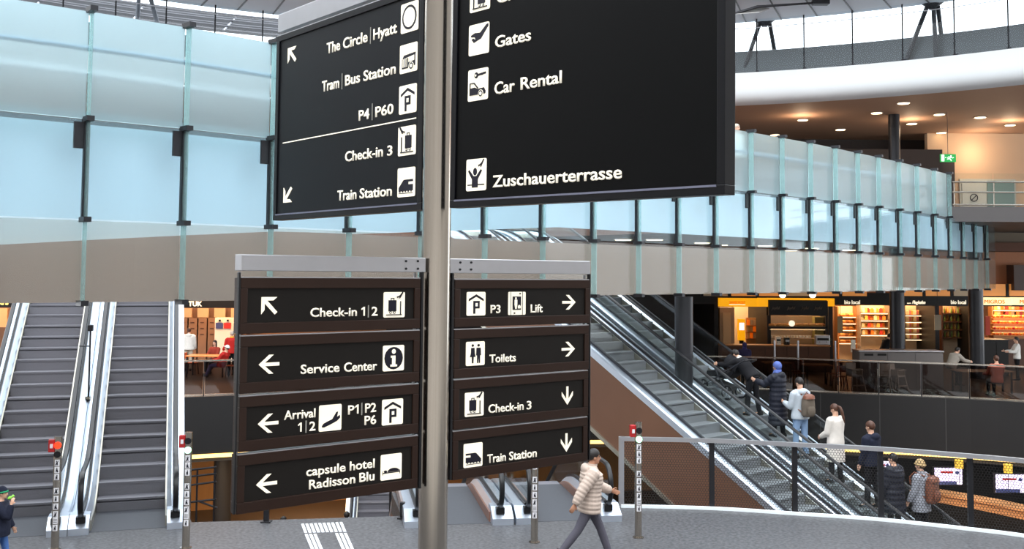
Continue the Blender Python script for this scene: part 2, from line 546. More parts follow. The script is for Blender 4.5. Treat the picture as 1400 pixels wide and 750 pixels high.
struct(MB().box((15.5, 56, 6.45), (23.3, 57.4, 10.9)).build('wall_lift_core', M_darkwall), 'dark lift core under the gallery ceiling', 'wall')
struct(MB().box((23.3, 56.8, 6.45), (24.3, 57.4, 10.6)).build('wall_lift_core_side', mat('dark_wall_b', (44, 34, 34), .6)), 'narrow dark pier at the end of the lift core', 'wall')
cpos = at(1223, 222, 51)
struct(MB().cyl((cpos.x, cpos.y, 6.45), (cpos.x, cpos.y, 12.0), .27, n=20).build('column_gallery', M_dark, smooth=True), 'slim dark steel column under the gallery ceiling', 'column')
# balustrade of the right gallery
gb = thing('gallery_balustrade', 'glass balustrade with steel rails on the upper right gallery', 'balustrade', (18, 35.9, 6.45))
gp = [Vector((15.3, 36.05, 6.45)), Vector((24, 35.75, 6.45)), Vector((33.5, 33.2, 6.45))]
for z in (.06, .50, .86):
    MB().tube([p + Vector((0, -.05, z)) for p in gp], .03, 6).build('rail', M_steel, gb, world=True)
for i in range(5):
    x0 = 15.4 + 1.36 * i; y0 = 36.06 - .034 * 1.36 * i
    MB().box((x0, y0 - .01, 6.47), (x0 + 1.32, y0 + .01, 7.62)).build('glass_panel', M_clear, gb, world=True)
    MB().cyl((x0, y0, 6.45), (x0, y0, 7.34), .02, n=6).build('post', M_steel, gb, world=True)
# door and sign on the beige wall behind
dr = thing('gallery_door', 'pale glass door with a round no entry sticker behind the upper right balustrade', 'door', (at(1352, 280, wy - .1).x, wy, 6.45))
MB().box((-1.6, -.12, 0), (1.5, 0, 3.0)).build('door_frame', mat('pale_frame', (190, 190, 180), .5), dr)
MB().box((-1.5, -.16, .05), (-.15, -.12, 2.9)).build('door_leaf', mat('door_leaf_grey', (196, 196, 186), .4), dr)
MB().box((-.1, -.16, .05), (1.4, -.12, 2.9)).build('door_leaf', mat('door_leaf_teal', (96, 124, 118), .3), dr)
m = MB(); m.tube([(-.85 + .2 * math.cos(a * PI / 12), -.18, 1.95 + .2 * math.sin(a * PI / 12)) for a in range(25)], .025, 6); m.tube([(-.99, -.18, 1.81), (-.71, -.18, 2.09)], .025, 6)
m.build('sticker', M_dark, dr)
# green running man exit sign, hangs from ceiling
ex = at(1296, 216, 50)
xs = thing('exit_sign', 'small green escape route sign with white running figure under the ceiling at right', 'exit sign', ex)
M_green = mat('exit_green', (30, 150, 70), .5, emit=(30, 160, 75), estr=.8, var=0)
M_exw = mat('exit_white', (240, 255, 240), .5, emit=(235, 255, 235), estr=1.3, var=0)
MB().cbox((0, 0, 0), (.74, .1, .38)).build('lightbox', M_green, xs)
m = MB(); m.box((-.34, -.06, -.16), (-.2, -.052, .16)); m.build('door_symbol', M_exw, xs)
m = MB(); m.ell((.13, -.055, .1), (.035, .006, .035)); m.tube([(.12, -.056, .06), (.04, -.056, -.03), (-.06, -.056, -.06)], .022, 6); m.tube([(.05, -.056, -.03), (.12, -.056, -.08), (.14, -.056, -.15)], .02, 6); m.tube([(.11, -.056, .05), (.2, -.056, .0), (.26, -.056, .03)], .014, 6); m.tube([(.1, -.056, .05), (.0, -.056, .06), (-.04, -.056, .0)], .014, 6)
m.tube([(-.16, -.056, .02), (-.1, -.056, .02)], .015, 6)
m.build('running_figure', M_exw, xs)
MB().cyl((0, 0, .19), (0, 0, 12 - ex.z), .012, n=6).build('suspension_rod', M_dark, xs)
# ceiling downlights
DL = [(1097.5, 163.5), (1149, 176.7), (1059.5, 184), (1198.5, 154), (1235, 140.5), (1284, 156), (1246.5, 168.7), (1287, 181), (1319, 191), (1381, 170.5), (1388, 187), (1010, 190), (1340, 160)]
names = ['leftmost row front', 'second row']
proto = None
for i, (px, py) in enumerate(DL):
    p = onz(px, py, 11.99)
    if proto is None:
        proto = thing('downlight', 'round recessed downlight glowing in the brown gallery ceiling', 'ceiling light', p, 0, 'gallery ceiling downlights')
        MB().cyl((0, 0, -.03), (0, 0, .0), .30, n=16).build('trim_ring', M_alu, proto)
        MB().cyl((0, 0, -.045), (0, 0, -.031), .25, n=16).build('diffuser', M_warm, proto)
    else:
        dup(proto, p)
for px, py in ((1097, 163), (1246, 168), (1381, 170)):
    p = onz(px, py, 11.8)
    l = bpy.data.lights.new('downlight_glow', 'POINT'); l.energy = 90; l.color = (1, .72, .48); l.shadow_soft_size = .25
    o = bpy.data.objects.new('downlight_glow', l); COL.objects.link(o); o.location = p - Vector((0, 0, .4))
l = bpy.data.lights.new('wall_wash', 'POINT'); l.energy = 120; l.color = (1, .75, .5); l.shadow_soft_size = .2
o = bpy.data.objects.new('wall_wash', l); COL.objects.link(o); o.location = (25.5, 56.3, 10.8)
# columns of the shop level
for (px, Y, wd, lab, z0) in ((935, 24.25, .42, 'dark steel column rising between the two right-hand escalators', LZ), (1227, 41.2, .56, 'dark round column in front of the shops, left of the other one', 0), (1335, 41.6, .56, 'dark round column in front of the shops beside the rightmost sign', 0), (309, 35.6, .6, 'black column at the lower level beside the left signs', LZ)):
    p = at(px, 470, Y)
    o = MB().cyl((p.x, p.y, z0), (p.x, p.y, {309: -1.95, 935: 3.5}.get(px, 5.12)), wd / 2, n=24).build('column', mat('column_steel', (46, 46, 50), .4, .4, var=.1, scale=2), smooth=True)
    struct(o, lab, 'column')
# shop level ceiling with downlights
struct(MB().prism([(-40, 40), (-8, 40), (-2, 33.6), (1.4, 31), (5.2, 26.6), (8, 29.4), (11.4, 33), (13.4, 36), (16, 41), (18, 44.3), (40, 44.3), (40, 62), (-40, 62)], 5.12, 5.5).build('ceiling_shops', mat('shop_ceiling', (96, 60, 42), .7, var=.06)))
k = 0
for px, py in ((690, 318), (795, 321), (852, 326.5), (895, 326.5), (1046, 335), (1081, 341.5), (1110, 338.5), (1130, 345), (1161, 341), (1211, 345), (1255, 343), (1287, 349), (1317, 350), (960, 331), (985, 334)):
    Y = 40 + (k * 37 % 11); k += 1
    d = ray(px, py); s = (5.11 - CAMH) / d.z; p = CAM + d * s
    if p.y < (45 if px > 1240 else 30 + max(0, px - 850) * .02) or p.y > 60: p = at(px, 340, 46); p.z = 5.11
    q = dup(proto, (p.x, p.y, 5.115), None, 'round recessed downlight glowing in the shop ceiling behind the clear glass strip', 'shop ceiling downlights')
# ================================================================ escalators
def esc_profile(flat0, rise, flat1, slope=30):
    s = 1 if rise >= 0 else -1
    run = abs(rise) / math.tan(math.radians(slope))
    return [(-flat0, 0.0), (0.0, 0.0), (run, rise), (run + flat1, rise)]


def offs(pl, up):  # shift a polyline (y,z) vertically with mitre handled by the vertical offset
    return [(a, b + up) for a, b in pl]


def smoothpl(pl, r=.7, n=6):
    out = [pl[0]]
    for i in range(1, len(pl) - 1):
        p = Vector(pl[i]); a = Vector(pl[i - 1]); b = Vector(pl[i + 1])
        da = (a - p).normalized(); db = (b - p).normalized()
        rr = min(r, (a - p).length * .45, (b - p).length * .45)
        s = p + da * rr; e = p + db * rr
        for k in range(n + 1):
            t = k / n
            q = s * (1 - t) ** 2 + p * 2 * t * (1 - t) + e * t * t
            out.append((q.x, q.y))
    out.append(pl[-1])
    return out


M_skirt = mat('skirt_steel', (176, 172, 160), .3, .85, var=.08, scale=3)


def escalator(label, base, yaw, rise, flat0, flat1, truss=None, truss_depth=1.25, mstep=None, end0=True, end1=False, group=None, sides=(1, 1), glass_h=.86, clad=(True, True), deckmat=None, skirtmat=None, hw=.5, ow=.87, gx=.666):
    """local x across, y along the run, z up; base on the step line at the first bend"""
    t = thing('escalator', label, 'escalator', base, yaw, group)
    ms = mstep or M_step
    dm = deckmat or M_silver
    pl = esc_profile(flat0, rise, flat1)
    sp = smoothpl(pl)
    run = pl[2][0]
    # truss under the steps with outer cladding
    MB().strip_x(offs(sp, -.16), offs(sp, -truss_depth), -.62, .62).build('truss', truss or M_brown, t)
    # steps
    n = int(round(run / .35)); sgn = 1 if rise > 0 else -1; rs = abs(rise) / n
    first = None
    for i in range(n):
        y0 = i * run / n
        z1 = (i + 1) * rs if sgn > 0 else -(i) * rs
        if first is None:
            m = MB()
            m.box((-hw, 0.0, -.05), (hw, run / n + .02, 0.0)).box((-hw, 0.0 if sgn > 0 else run / n - .02, -rs - .03), (hw, .02 if sgn > 0 else run / n, -.0005))
            # raised nosing line
            yy = 0.0 if sgn > 0 else run / n
            m.box((-hw, yy - .012, -.03), (hw, yy + .02, .004))
            first = m.build('step', ms, t); o = first
        else:
            o = first.copy(); COL.objects.link(o)
        o.location = (0, y0, z1)
    # landing plates
    MB().box((-.62, -flat0 - .1, -.02), (.62, .06, .004)).build('landing_plate', M_comb, t)
    if flat1 > 0: MB().box((-.62, run - .05, rise - .02), (.62, run + flat1, rise + .004)).build('landing_plate', M_comb, t)
    for sx, on in ((-1, sides[0]), (1, sides[1])):
        if not on: continue
        MB().strip_x(offs(sp, .16), offs(sp, -.2), sx * (hw + .005), sx * (hw + .03)).build('skirt', skirtmat or M_skirt, t)
        # deck: bright sloping cover plate inside, flat top, outer face
        m = MB()
        rings = []
        for (a, b) in sp:
            rings.append([Vector((sx * q, a, b + h)) for q, h in ((hw + .03, .15), (hw + .10, .24), (ow - .03, .24), (ow, .21), (ow, .06), (hw + .03, .06))])
        m.loft(rings); m.build('deck', dm, t)
        if clad[0 if sx < 0 else 1]:
            MB().strip_x(offs(sp, .06), offs(sp, -truss_depth), sx * .62, sx * (ow - .01)).build('cladding', truss or M_brown, t)
        g0 = .24; g1 = glass_h
        MB().strip_x(offs(sp, g1), offs(sp, g0), sx * (gx - .006), sx * (gx + .006)).build('glass_panel', M_clear, t)
        MB().strip_x(offs(sp, g0 + .05), offs(sp, g0 - .01), sx * (gx - .026), sx * (gx + .026)).build('glass_channel', M_dark, t)
        # handrail with newel loops
        h = glass_h + .04; R = (h - .22) / 2
        path = [(a, b + h) for a, b in sp]
        if end0:
            e = path[0]
            loop = [(e[0] - R * math.sin(k * PI / 10), e[1] - R + R * math.cos(k * PI / 10)) for k in range(10, 0, -1)]
            path = [(e[0] + .3, e[1] - 2 * R)] + loop + path
            m = MB(); m.prism_x([(e[0] - (R - .03) * math.sin(k * PI / 10), e[1] - R + (R - .03) * math.cos(k * PI / 10)) for k in range(11)], sx * (gx - .006), sx * (gx + .006)); m.build('newel_glass', M_clear, t)
            MB().prism_x([(-flat0 - R * .75, 0.0), (-flat0 - R * .75, .10), (-flat0 - .0, .25), (-flat0 + .25, .25), (-flat0 + .25, 0)], sx * (hw + .03), sx * ow).build('newel_base', dm, t)
            MB().box((sx * gx - .07, -flat0 - R * .55, .16), (sx * gx + .07, -flat0 - R * .2, .26)).build('handrail_inlet', M_black, t, bevel=.01)
        if end1:
            e = path[-1]
            path = path + [(e[0] + R * math.sin(k * PI / 10), e[1] - R + R * math.cos(k * PI / 10)) for k in range(1, 11)]
        MB().tube([(sx * gx, a, b) for a, b in path], .042, 8, flat=.75, up=(1, 0, 0)).build('handrail', M_black, t, smooth=True)
    return t


upside = mat('escalator_side_steel', (150, 152, 160), .35, .7, var=.08)
eA = escalator('left ascending escalator with the red signal post at its foot', UA, UYAW, 4.9, 1.3, 1.2, truss=upside, clad=(True, False), hw=.535, ow=.855, gx=.685)
eB = escalator('left ascending escalator with the green signal post at its foot', UB, UYAW, 4.9, 1.3, 1.2, truss=upside, clad=(False, True), hw=.535, ow=.855, gx=.685)
# thin pole on the deck between both
dp = UB - Ur * .86 + Ue * 2.35
t = thing('deck_pole', 'thin dark pole with a knob on the silver deck between the two left escalators', 'pole', (dp.x, dp.y, 1.62))
MB().cyl((0, 0, 0), (0, 0, 1.25), .018, n=8).build('shaft', M_dark, t)
MB().cbox((0, 0, 1.3), (.09, .09, .12)).build('knob', M_dark, t, bevel=.015)
MB().cyl((-.2, 0, .96), (.0, 0, .96), .012, n=6).build('arm', M_dark, t)
MB().cbox((0, 0, .0), (.09, .09, .05)).build('foot', M_steel, t)
# infill deck plate between A and B
ipl = smoothpl(esc_profile(1.1, 4.9, 1.2))
mid = UA + Ur * .86
# descending pair in the middle; base at the bend where the slope begins
for s, lab in ((-.92, 'descending escalator directly behind the steel sign pole'), (.86, 'descending escalator behind the walking woman in the pale jacket')):
    b = DE + Dr * s + De * 3.1
    escalator(lab, b, DYAW, -4.6, 3.1 - .35, 1.0, truss=M_brown, mstep=M_step, skirtmat=mat('copper_skirt', (158, 118, 102), .35, .6, var=.1))
# the two long escalators on the right; run uphill away to the left
RYAW = math.atan2(.684, .73)
Re = Vector((-math.sin(RYAW), math.cos(RYAW), 0)); Rr = Vector((math.cos(RYAW), math.sin(RYAW), 0))
P0 = at(856.4, 505.2, 24.0)
tan30 = math.tan(math.radians(30))
zc = P0.z
RISE = 9.6
Rb = P0 + Rr * .15 - Re * ((zc - LZ) / tan30); Rb.z = LZ
RSP = 1.95
M_bluedeck = M_silver
eN = escalator('long right-hand escalator nearer the railing, pale empty steps and bronze side', Rb, RYAW, RISE, 1.2, 1.5, mstep=M_steplight, truss_depth=1.55)
eF = escalator('long right-hand escalator farther back carrying the standing people', Rb + Rr * RSP, RYAW, RISE, 1.2, 1.5, mstep=M_steplight, truss_depth=1.5)
# pale edge trim along the bottom of the near bronze cladding
m = MB(); sp = smoothpl(esc_profile(1.2, RISE, 1.5)); m.strip_x(offs(sp, -1.5), offs(sp, -1.6), -.9, -.84)
m.build('bottom_trim', M_skirt, eN)


def far_step(s):  # point on the far lane, s metres uphill from P0 along the run
    return P0 + Rr * (.15 + RSP) + Re * s + Vector((0, 0, s * tan30))


# ================================================================ glass bridge
key = [Vector(p) for p in ((-7.17, 17.57, 0), (-5.83, 18.72, 0), (-.62, 23.9, 0), (3.4, 28.0, 0), (7.3, 31.79, 0), (9.89, 34.3, 0), (12.45, 37.1, 0), (14.9, 39.8, 0), (18.71, 44.38, 0))]
key = [p * .80 for p in key]
fine = spline(key, 30)
acc = [0]
for i in range(1, len(fine)): acc.append(acc[-1] + (fine[i] - fine[i - 1]).length)


def along(s):
    if s <= 0: return fine[0] + (fine[3] - fine[0]).normalized() * s
    if s >= acc[-1]: return fine[-1] + (fine[-1] - fine[-8]).normalized() * (s - acc[-1])
    for i in range(1, len(acc)):
        if acc[i] >= s:
            t = (s - acc[i - 1]) / (acc[i] - acc[i - 1]); return fine[i - 1].lerp(fine[i], t)


PIT = acc[-1] / 20
ZB, Z1, Z2, ZT = 3.56, 4.68, 6.04, 7.54
M_fr_up = glass('frosted_glass_upper', (231, 246, 249), .20, (232, 245, 249), refl=.03, rough=.08, refl_max=.3, blur=.28)
M_fr_mid = glass('pale_glass_middle', (241, 248, 251), .035, (205, 228, 236), refl=.02, rough=.05, refl_max=.22)
M_cl_mid = M_fr_mid
M_fr_low = glass('frosted_glass_lower', (244, 248, 247), .16, (188, 172, 164), refl=.02, rough=.02, refl_max=.2)
M_fin = glass('glass_fin_green', (228, 243, 243), .25, (196, 226, 226), refl=.05, rough=.05, refl_max=.4)
br = thing('glass_bridge', 'long curving glass-walled footbridge with frosted panels and dark clamps crossing the hall', 'footbridge', along(0) + Vector((0, 0, ZB)))


def bearing(s):
    p = along(s) + Vector((0, 0, 5.4)) - CAM
    return 700 + FPX * p.dot(_R) / p.dot(_F)


FINPX = [116, 249, 367.5, 474, 572, 659, 738, 808, 869, 924, 975, 1023.5, 1066, 1105, 1139, 1170, 1198.5, 1226.5, 1251, 1274.5, 1295.5]
SF = []
for px_ in FINPX:
    lo_, hi_ = -3.0, acc[-1] + 3.0
    for _ in range(40):
        md_ = (lo_ + hi_) / 2
        if bearing(md_) < px_: lo_ = md_
        else: hi_ = md_
    SF.append(lo_)


def fin_s(i):
    if i < 0: return SF[0] + i * (SF[1] - SF[0])
    if i > 20: return SF[20] + (i - 20) * 1.45
    return SF[i]


def basis(s):
    p = along(s); t = (along(s + .3) - along(s - .3)); t.z = 0; t.normalize()
    return p, t, Vector((t.y, -t.x, 0))


def plate(m, a, b, z0, z1, n, th):
    q = n * th
    vs = [Vector((p.x, p.y, z)) for z in (z0, z1) for p in (a, b, b - q, a - q)]
    m.add(vs, [(3, 2, 1, 0), (4, 5, 6, 7), (0, 1, 5, 4), (1, 2, 6, 5), (2, 3, 7, 6), (3, 0, 4, 7)])


for i in range(-3, 24):
    s0 = fin_s(i); s1 = fin_s(i + 1)
    a, ta, na = basis(s0); b, tb, nb = basis(s1)
    n = (na + nb).normalized(); g = (b - a).normalized() * .012
    tiers = [('lower_glass_panel', ZB, Z1, M_fr_low), ('middle_glass_panel', Z1, Z2, M_fr_mid), ('upper_glass_panel', Z2, ZT, M_fr_up)]
    if i >= 20: tiers = tiers[:2]
    for nm, z0, z1, mm_ in tiers:
        m = MB(); plate(m, a + g, b - g, z0 + .012, z1 - .012, n, .018); m.build(nm, mm_, br, world=True)
    # fin at s0
    top = ZT if i <= 20 else Z2
    zz = [ZB, Z1, Z2, ZT] if i <= 20 else [ZB, Z1, Z2]
    m = MB()
    e = ta * .013
    vs = []
    m.obox((a.x + na.x * .085, a.y + na.y * .085, (ZB + top) / 2), (.026, .13, top - ZB), math.atan2(ta.y, ta.x)); m.build('glass_fin', M_fin, br, world=True)
    for z in zz:
        m = MB(); m.obox((a.x + na.x * .09, a.y + na.y * .09, z), (.10 , .24, .07), math.atan2(ta.y, ta.x)); m.build('clamp', M_dark, br, world=True)
    m = MB(); m.obox((a.x + na.x * .035, a.y + na.y * .035, (Z1 + Z2) / 2), (.075, .06, Z2 - Z1 - .05), math.atan2(ta.y, ta.x)); m.build('mullion', M_dark, br, world=True)
    m = MB(); q = a - ta * .10 + na * .025; m.obox((q.x, q.y, Z2 - .22), (.13, .04, .36), math.atan2(ta.y, ta.x)); m.build('bracket_plate', M_dark, br, world=True)
# backing panels behind the middle and lower tiers, handrail, deck
PTH = [along(PIT * k / 2) for k in range(-6, 48)]
PTHu = [p for p in PTH]
M_backw = mat('white_back_panel', (222, 234, 240), .5, 0, .3, var=.04, scale=.5)
M_backg = mat('taupe_back_panel', (172, 150, 139), .6, 0, .3, var=.05, scale=.5)
M_deck = mat('bridge_deck', (120, 120, 122), .6, var=.1)


def curtain(path, off, zlo, zhi, th=.06):
    m = MB(); rings = []
    for i, p in enumerate(path):
        t = path[min(i + 1, len(path) - 1)] - path[max(i - 1, 0)]; t.z = 0; t.normalize(); n = Vector((t.y, -t.x, 0))
        z0 = zlo(i) if callable(zlo) else zlo; z1 = zhi(i) if callable(zhi) else zhi
        q = p - n * off; r = p - n * (off + th)
        rings.append([Vector((q.x, q.y, z0)), Vector((q.x, q.y, z1)), Vector((r.x, r.y, z1)), Vector((r.x, r.y, z0))])
    return m.loft(rings)


# where the white and the taupe sheets meet: low at the left end, up to the clamp line behind the signs
def edge_z(i):
    s = (i - 6) / 2.0
    return 4.04 + max(0, min(1, (s + 2.5) / 4.6)) ** .8 * .60


def white_lo(i):
    s = (i - 6) / 2.0
    return edge_z(i) if s < 3.5 else min(4.95, 4.68 + (s - 3.5) * .09)


curtain(PTH, .34, white_lo, Z2 - .02).build('white_back_panel', M_backw, br, world=True)
curtain(PTH, .30, ZB, lambda i: edge_z(i) if (i - 6) / 2 < 3.5 else 4.63).build('taupe_back_panel', M_backg, br, world=True)
curtain(PTHu[:47], .40, Z2 - .02, Z2 + .16, 2.2).build('deck_slab', M_deck, br, world=True)
MB().tube([p + Vector((-.22, .23, 7.08)) for p in PTHu[:47]], .04, 8).build('handrail', mat('rail_blue_grey', (110, 130, 150), .4, .3), br, world=True)
MB().tube([p + Vector((-1.6, 1.7, 7.1)) for p in PTHu[:47]], .03, 8).build('handrail', M_alu, br, world=True)

# ================================================================ railing with perforated mesh on our floor
def perf_mat():
    m = bpy.data.materials.new('perforated_metal'); m.use_nodes = True
    nt = m.node_tree; N = nt.nodes; L = nt.links
    p = N['Principled BSDF']; out = [n for n in N if n.type == 'OUTPUT_MATERIAL'][0]
    p.inputs['Base Color'].default_value = lin((46, 44, 44)); p.inputs['Metallic'].default_value = .3; p.inputs['Roughness'].default_value = .5
    uv = N.new('ShaderNodeUVMap')
    sep = N.new('ShaderNodeSeparateXYZ'); L.new(uv.outputs[0], sep.inputs[0])

    def M(op, a, b=None):
        n = N.new('ShaderNodeMath'); n.operation = op
        if isinstance(a, float): n.inputs[0].default_value = a
        else: L.new(a, n.inputs[0])
        if b is not None:
            if isinstance(b, float): n.inputs[1].default_value = b
            else: L.new(b, n.inputs[1])
        return n.outputs[0]
    PX, PZ = .046, .046 * .866 * 2
    ds = []
    for ox, oz in ((0., 0.), (.5, .5)):
        fx = M('SUBTRACT', M('FRACT', M('ADD', M('DIVIDE', sep.outputs[0], PX), ox)), .5)
        fz = M('SUBTRACT', M('FRACT', M('ADD', M('DIVIDE', sep.outputs[1], PZ), oz)), .5)
        fx = M('MULTIPLY', fx, PX); fz = M('MULTIPLY', fz, PZ)
        ds.append(M('SQRT', M('ADD', M('MULTIPLY', fx, fx), M('MULTIPLY', fz, fz))))
    hole = M('LESS_THAN', M('MINIMUM', ds[0], ds[1]), .0205)
    tr = N.new('ShaderNodeBsdfTransparent'); mx = N.new('ShaderNodeMixShader')
    L.new(hole, mx.inputs[0]); L.new(p.outputs[0], mx.inputs[1]); L.new(tr.outputs[0], mx.inputs[2]); L.new(mx.outputs[0], out.inputs[0])
    return m


M_perf = perf_mat()
ra = thing('perforated_railing', 'curved railing with perforated metal infill and steel handrail at the floor edge on the right', 'railing', RAILC[0])
LR = [0]
for i in range(1, len(RAILC)): LR.append(LR[-1] + (RAILC[i] - RAILC[i - 1]).length)
me = bpy.data.meshes.new('perforated_panel'); vs = []; fs = []
for i, p in enumerate(RAILC): vs += [(p.x, p.y + .03, .03), (p.x, p.y + .03, 1.12)]
for i in range(len(RAILC) - 1): fs.append((2 * i, 2 * i + 2, 2 * i + 3, 2 * i + 1))
base = ra.location
me.from_pydata([(v[0] - base.x, v[1] - base.y, v[2] - base.z) for v in vs], [], fs)
uvl = me.uv_layers.new(name='UVMap')
for lp in me.loops:
    i = lp.vertex_index // 2; uvl.data[lp.index].uv = (LR[i], vs[lp.vertex_index][2])
me.materials.append(M_perf)
o = bpy.data.objects.new('perforated_panel', me); COL.objects.link(o); o.parent = ra
MB().sweep([p + Vector((0, 0, 1.13)) for p in RAILC], [(-.03, 0), (.04, 0), (.04, .07), (-.03, .07)]).build('handrail', M_alu, ra, world=True)
MB().sweep([p + Vector((0, 0, .0)) for p in RAILC], [(.0, -.02), (.05, -.02), (.05, .05), (.0, .05)]).build('bottom_rail', mat('bottom_rail_bright', (235, 242, 245), .4, 0, .5, var=.03), ra, world=True)
for px in (974, 1088, 1206, 1329, 1430):
    best = min(RAILC, key=lambda p: abs((700 + FPX * p.x / p.y) - px))
    pts = [at(px, 700, 17)]
    # exact spot on the curve at this bearing
    d = ray(px, 700); 
    for i in range(len(RAILC) - 1):
        a, b = RAILC[i], RAILC[i + 1]
        ca = a.x * d.y - a.y * d.x; cb = b.x * d.y - b.y * d.x
        if ca * cb <= 0: best = a.lerp(b, ca / (ca - cb)); break
    t_ = (best.x, best.y + .05)
    MB().box((t_[0] - .042, t_[1] - .03, -.2), (t_[0] + .042, t_[1] + .03, 1.13)).build('post', M_dark, ra, world=True)
p = RAILC[0]; MB().box((p.x - .04, p.y - .03, 0), (p.x + .05, p.y + .05, 1.2)).build('end_post', M_alu, ra, world=True)

# ---- glass balustrade of the far shop floor
fb = thing('shop_balustrade', 'long frameless glass balustrade with steel rails along the far shop floor', 'balustrade', FAR[30])
FI = [p + Vector((0, .06, 0)) for p in FAR]
MB().sweep([p + Vector((0, 0, 1.12)) for p in FI], [(-.035, 0), (.035, 0), (.035, .05), (-.035, .05)]).build('handrail', M_steel, fb, world=True)
MB().sweep([p + Vector((0, 0, .03)) for p in FI], [(-.02, 0), (.02, 0), (.02, .05), (-.02, .05)]).build('bottom_rail', M_steel, fb, world=True)
for i in range(4, len(FI) - 5, 2):
    a, b = FI[i], FI[i + 2]
    t = (b - a).normalized(); n = Vector((t.y, -t.x, 0))
    m = MB(); plate(m, a + t * .03, b - t * .03, .09, 1.1, n, .012); m.build('glass_panel', M_smoke, fb, world=True)
    m = MB(); m.obox((a.x, a.y, .56), (.03, .05, 1.12), math.atan2(t.y, t.x)); m.build('post', M_dark, fb, world=True)

# ================================================================ signal posts
M_red = mat('lamp_red', (255, 60, 30), .4, emit=(255, 36, 10), estr=3.2, var=0)
M_grn = mat('lamp_green', (215, 255, 225), .4, emit=(150, 255, 190), estr=2.6, var=0)
M_redbox = mat('emergency_red', (170, 24, 28), .4, var=.08)
M_stick = mat('sticker_white', (222, 220, 224), .5, var=.03)


def signal_post(base, label, state, h=1.72, r=.055, ang=0):
    t = thing('signal_post', label, 'signal post', base, ang, 'escalator signal posts')
    MB().cyl((0, 0, 0), (0, 0, h), r, n=20).build('pole', M_steel, t, smooth=True)
    MB().cyl((0, 0, 0), (0, 0, .015), r + .03, n=20).build('base_flange', M_steel, t)
    for k, (z, c) in enumerate(((h - .12, 'r'), (h - .25, 'g'))):
        on = (state == c)
        MB().cyl((0, -r - .012, z), (0, -r + .02, z), .048, n=16).build('lamp', (M_red if c == 'r' else M_grn) if on else M_black, t)
    MB().box((-r - .075, -.04, h - .22), (-r + .012, .05, h - .04)).build('emergency_box', M_redbox, t, bevel=.01)
    MB().box((-r - .05, -.05, h - .16), (-r - .01, -.038, h - .10)).build('emergency_button', M_red if False else M_stick, t)
    zs = [h - .37, h - .47, h - .57, h - .77, h - .88, h - .99, h - 1.10, h - 1.19, h - 1.29]
    for k, z in enumerate(zs):
        # stickers wrap the pole front
        m = MB(); n = 6
        ptsb = [((r + .002) * math.sin(a), -(r + .002) * math.cos(a)) for a in [(-.62 + 1.24 * j / n) for j in range(n + 1)]]
        m.add([(x, y, z - .045) for x, y in ptsb] + [(x, y, z + .045) for x, y in ptsb], [(j, j + 1, n + 2 + j, n + 1 + j) for j in range(n)])
        s = m.build('sticker', M_stick, t)
        mk = MB(); yy = -r - .0045
        kind = k % 5
        if k == 7:
            for q in (-.02, 0, .02): mk.box((-.025, yy, z + q - .003), (.025, yy + .002, z + q + .003))
        else:
            mk.ell((.004 * (k % 3 - 1), yy, z + .022), (.009, .003, .009), 8, 5)
            mk.prism_y([(-.012, z + .01), (.012, z + .01), (.010, z - .012), (.014, z - .034), (.004, z - .034), (.0, z - .016), (-.006, z - .034), (-.014, z - .034)], yy, yy + .002)
            if k % 2: mk.prism_y([(.016, z - .034), (.022, z - .034), (-.016 + .02, z + .0), (-.0 + .01, z + .004)], yy, yy + .002)
            if k % 3 == 0: mk.prism_y([(-.028, z - .03), (-.02, z - .034), (.026, z + .03), (.02, z + .034)], yy, yy + .002)
        mk.build('symbol', M_ink, s)
    return t


def on_floor(px, py): return onz(px, py, 0)


pR = at(74.5, 760, 15.2); pR.z = 0
pG = at(253.6, 760, 15.3); pG.z = 0
signal_post(pR, 'steel signal post with lit red lamp at the left escalator', 'r', h=1.60, ang=math.radians(15))
signal_post(pG, 'steel signal post with lit green lamp right of the left escalators', 'g', h=1.66, ang=math.radians(10))
signal_post(on_floor(730.5, 741), 'steel signal post half hidden below the train sign', 'g', h=1.70)
signal_post(on_floor(872.5, 734.5), 'steel signal post with lit green lamp in front of the perforated railing', 'g', h=1.74, ang=math.radians(6))
# ================================================================ sign pole and sign panels
POLE = at(596, 374, 7.0); POLE.z = 0
sp_ = thing('sign_pole', 'thick brushed steel sign pole with crossbeams carrying all the direction signs', 'sign pole', POLE)
MB().cyl((0, 0, 0), (0, 0, 7.6), .0975, n=48).build('pole', M_steel, sp_, smooth=True)
MB().cyl((0, 0, 0), (0, 0, .03), .22, n=32).build('base_flange', M_steel, sp_)
AL = math.radians(39.1); AU = math.radians(-49.76); AR = math.radians(-47.6)
YF = -.045  # front face in sign space


class Plane:
    def __init__(s, ang, tilt=0.0):
        s.a = ang; s.t = tilt
        s.R = Matrix.Rotation(ang, 4, 'Z') @ Matrix.Rotation(-tilt, 4, 'Y')
        s.M = Matrix.Translation(POLE) @ s.R
        s.Mi = s.M.inverted()

    def uv(s, px, py, yf=YF):
        o = s.Mi @ CAM; d = s.Mi.to_3x3() @ ray(px, py)
        k = (yf - o.y) / d.y
        p = o + d * k
        return p.x, p.z


PLL = Plane(AL); PUL = Plane(AU); PUR = Plane(AR, math.radians(-.57))
# ---- lettering from the built-in font
_h = {}


def text_mesh(s, bold=.018):
    cu = bpy.data.curves.new('t', 'FONT'); cu.body = s; cu.size = 1; cu.offset = bold * .75; cu.extrude = 0; cu.resolution_u = 3
    o = bpy.data.objects.new('t', cu); COL.objects.link(o)
    dg = bpy.context.evaluated_depsgraph_get(); dg.update()
    me = bpy.data.meshes.new_from_object(o.evaluated_get(dg))
    bpy.data.objects.remove(o); bpy.data.curves.remove(cu)
    return me


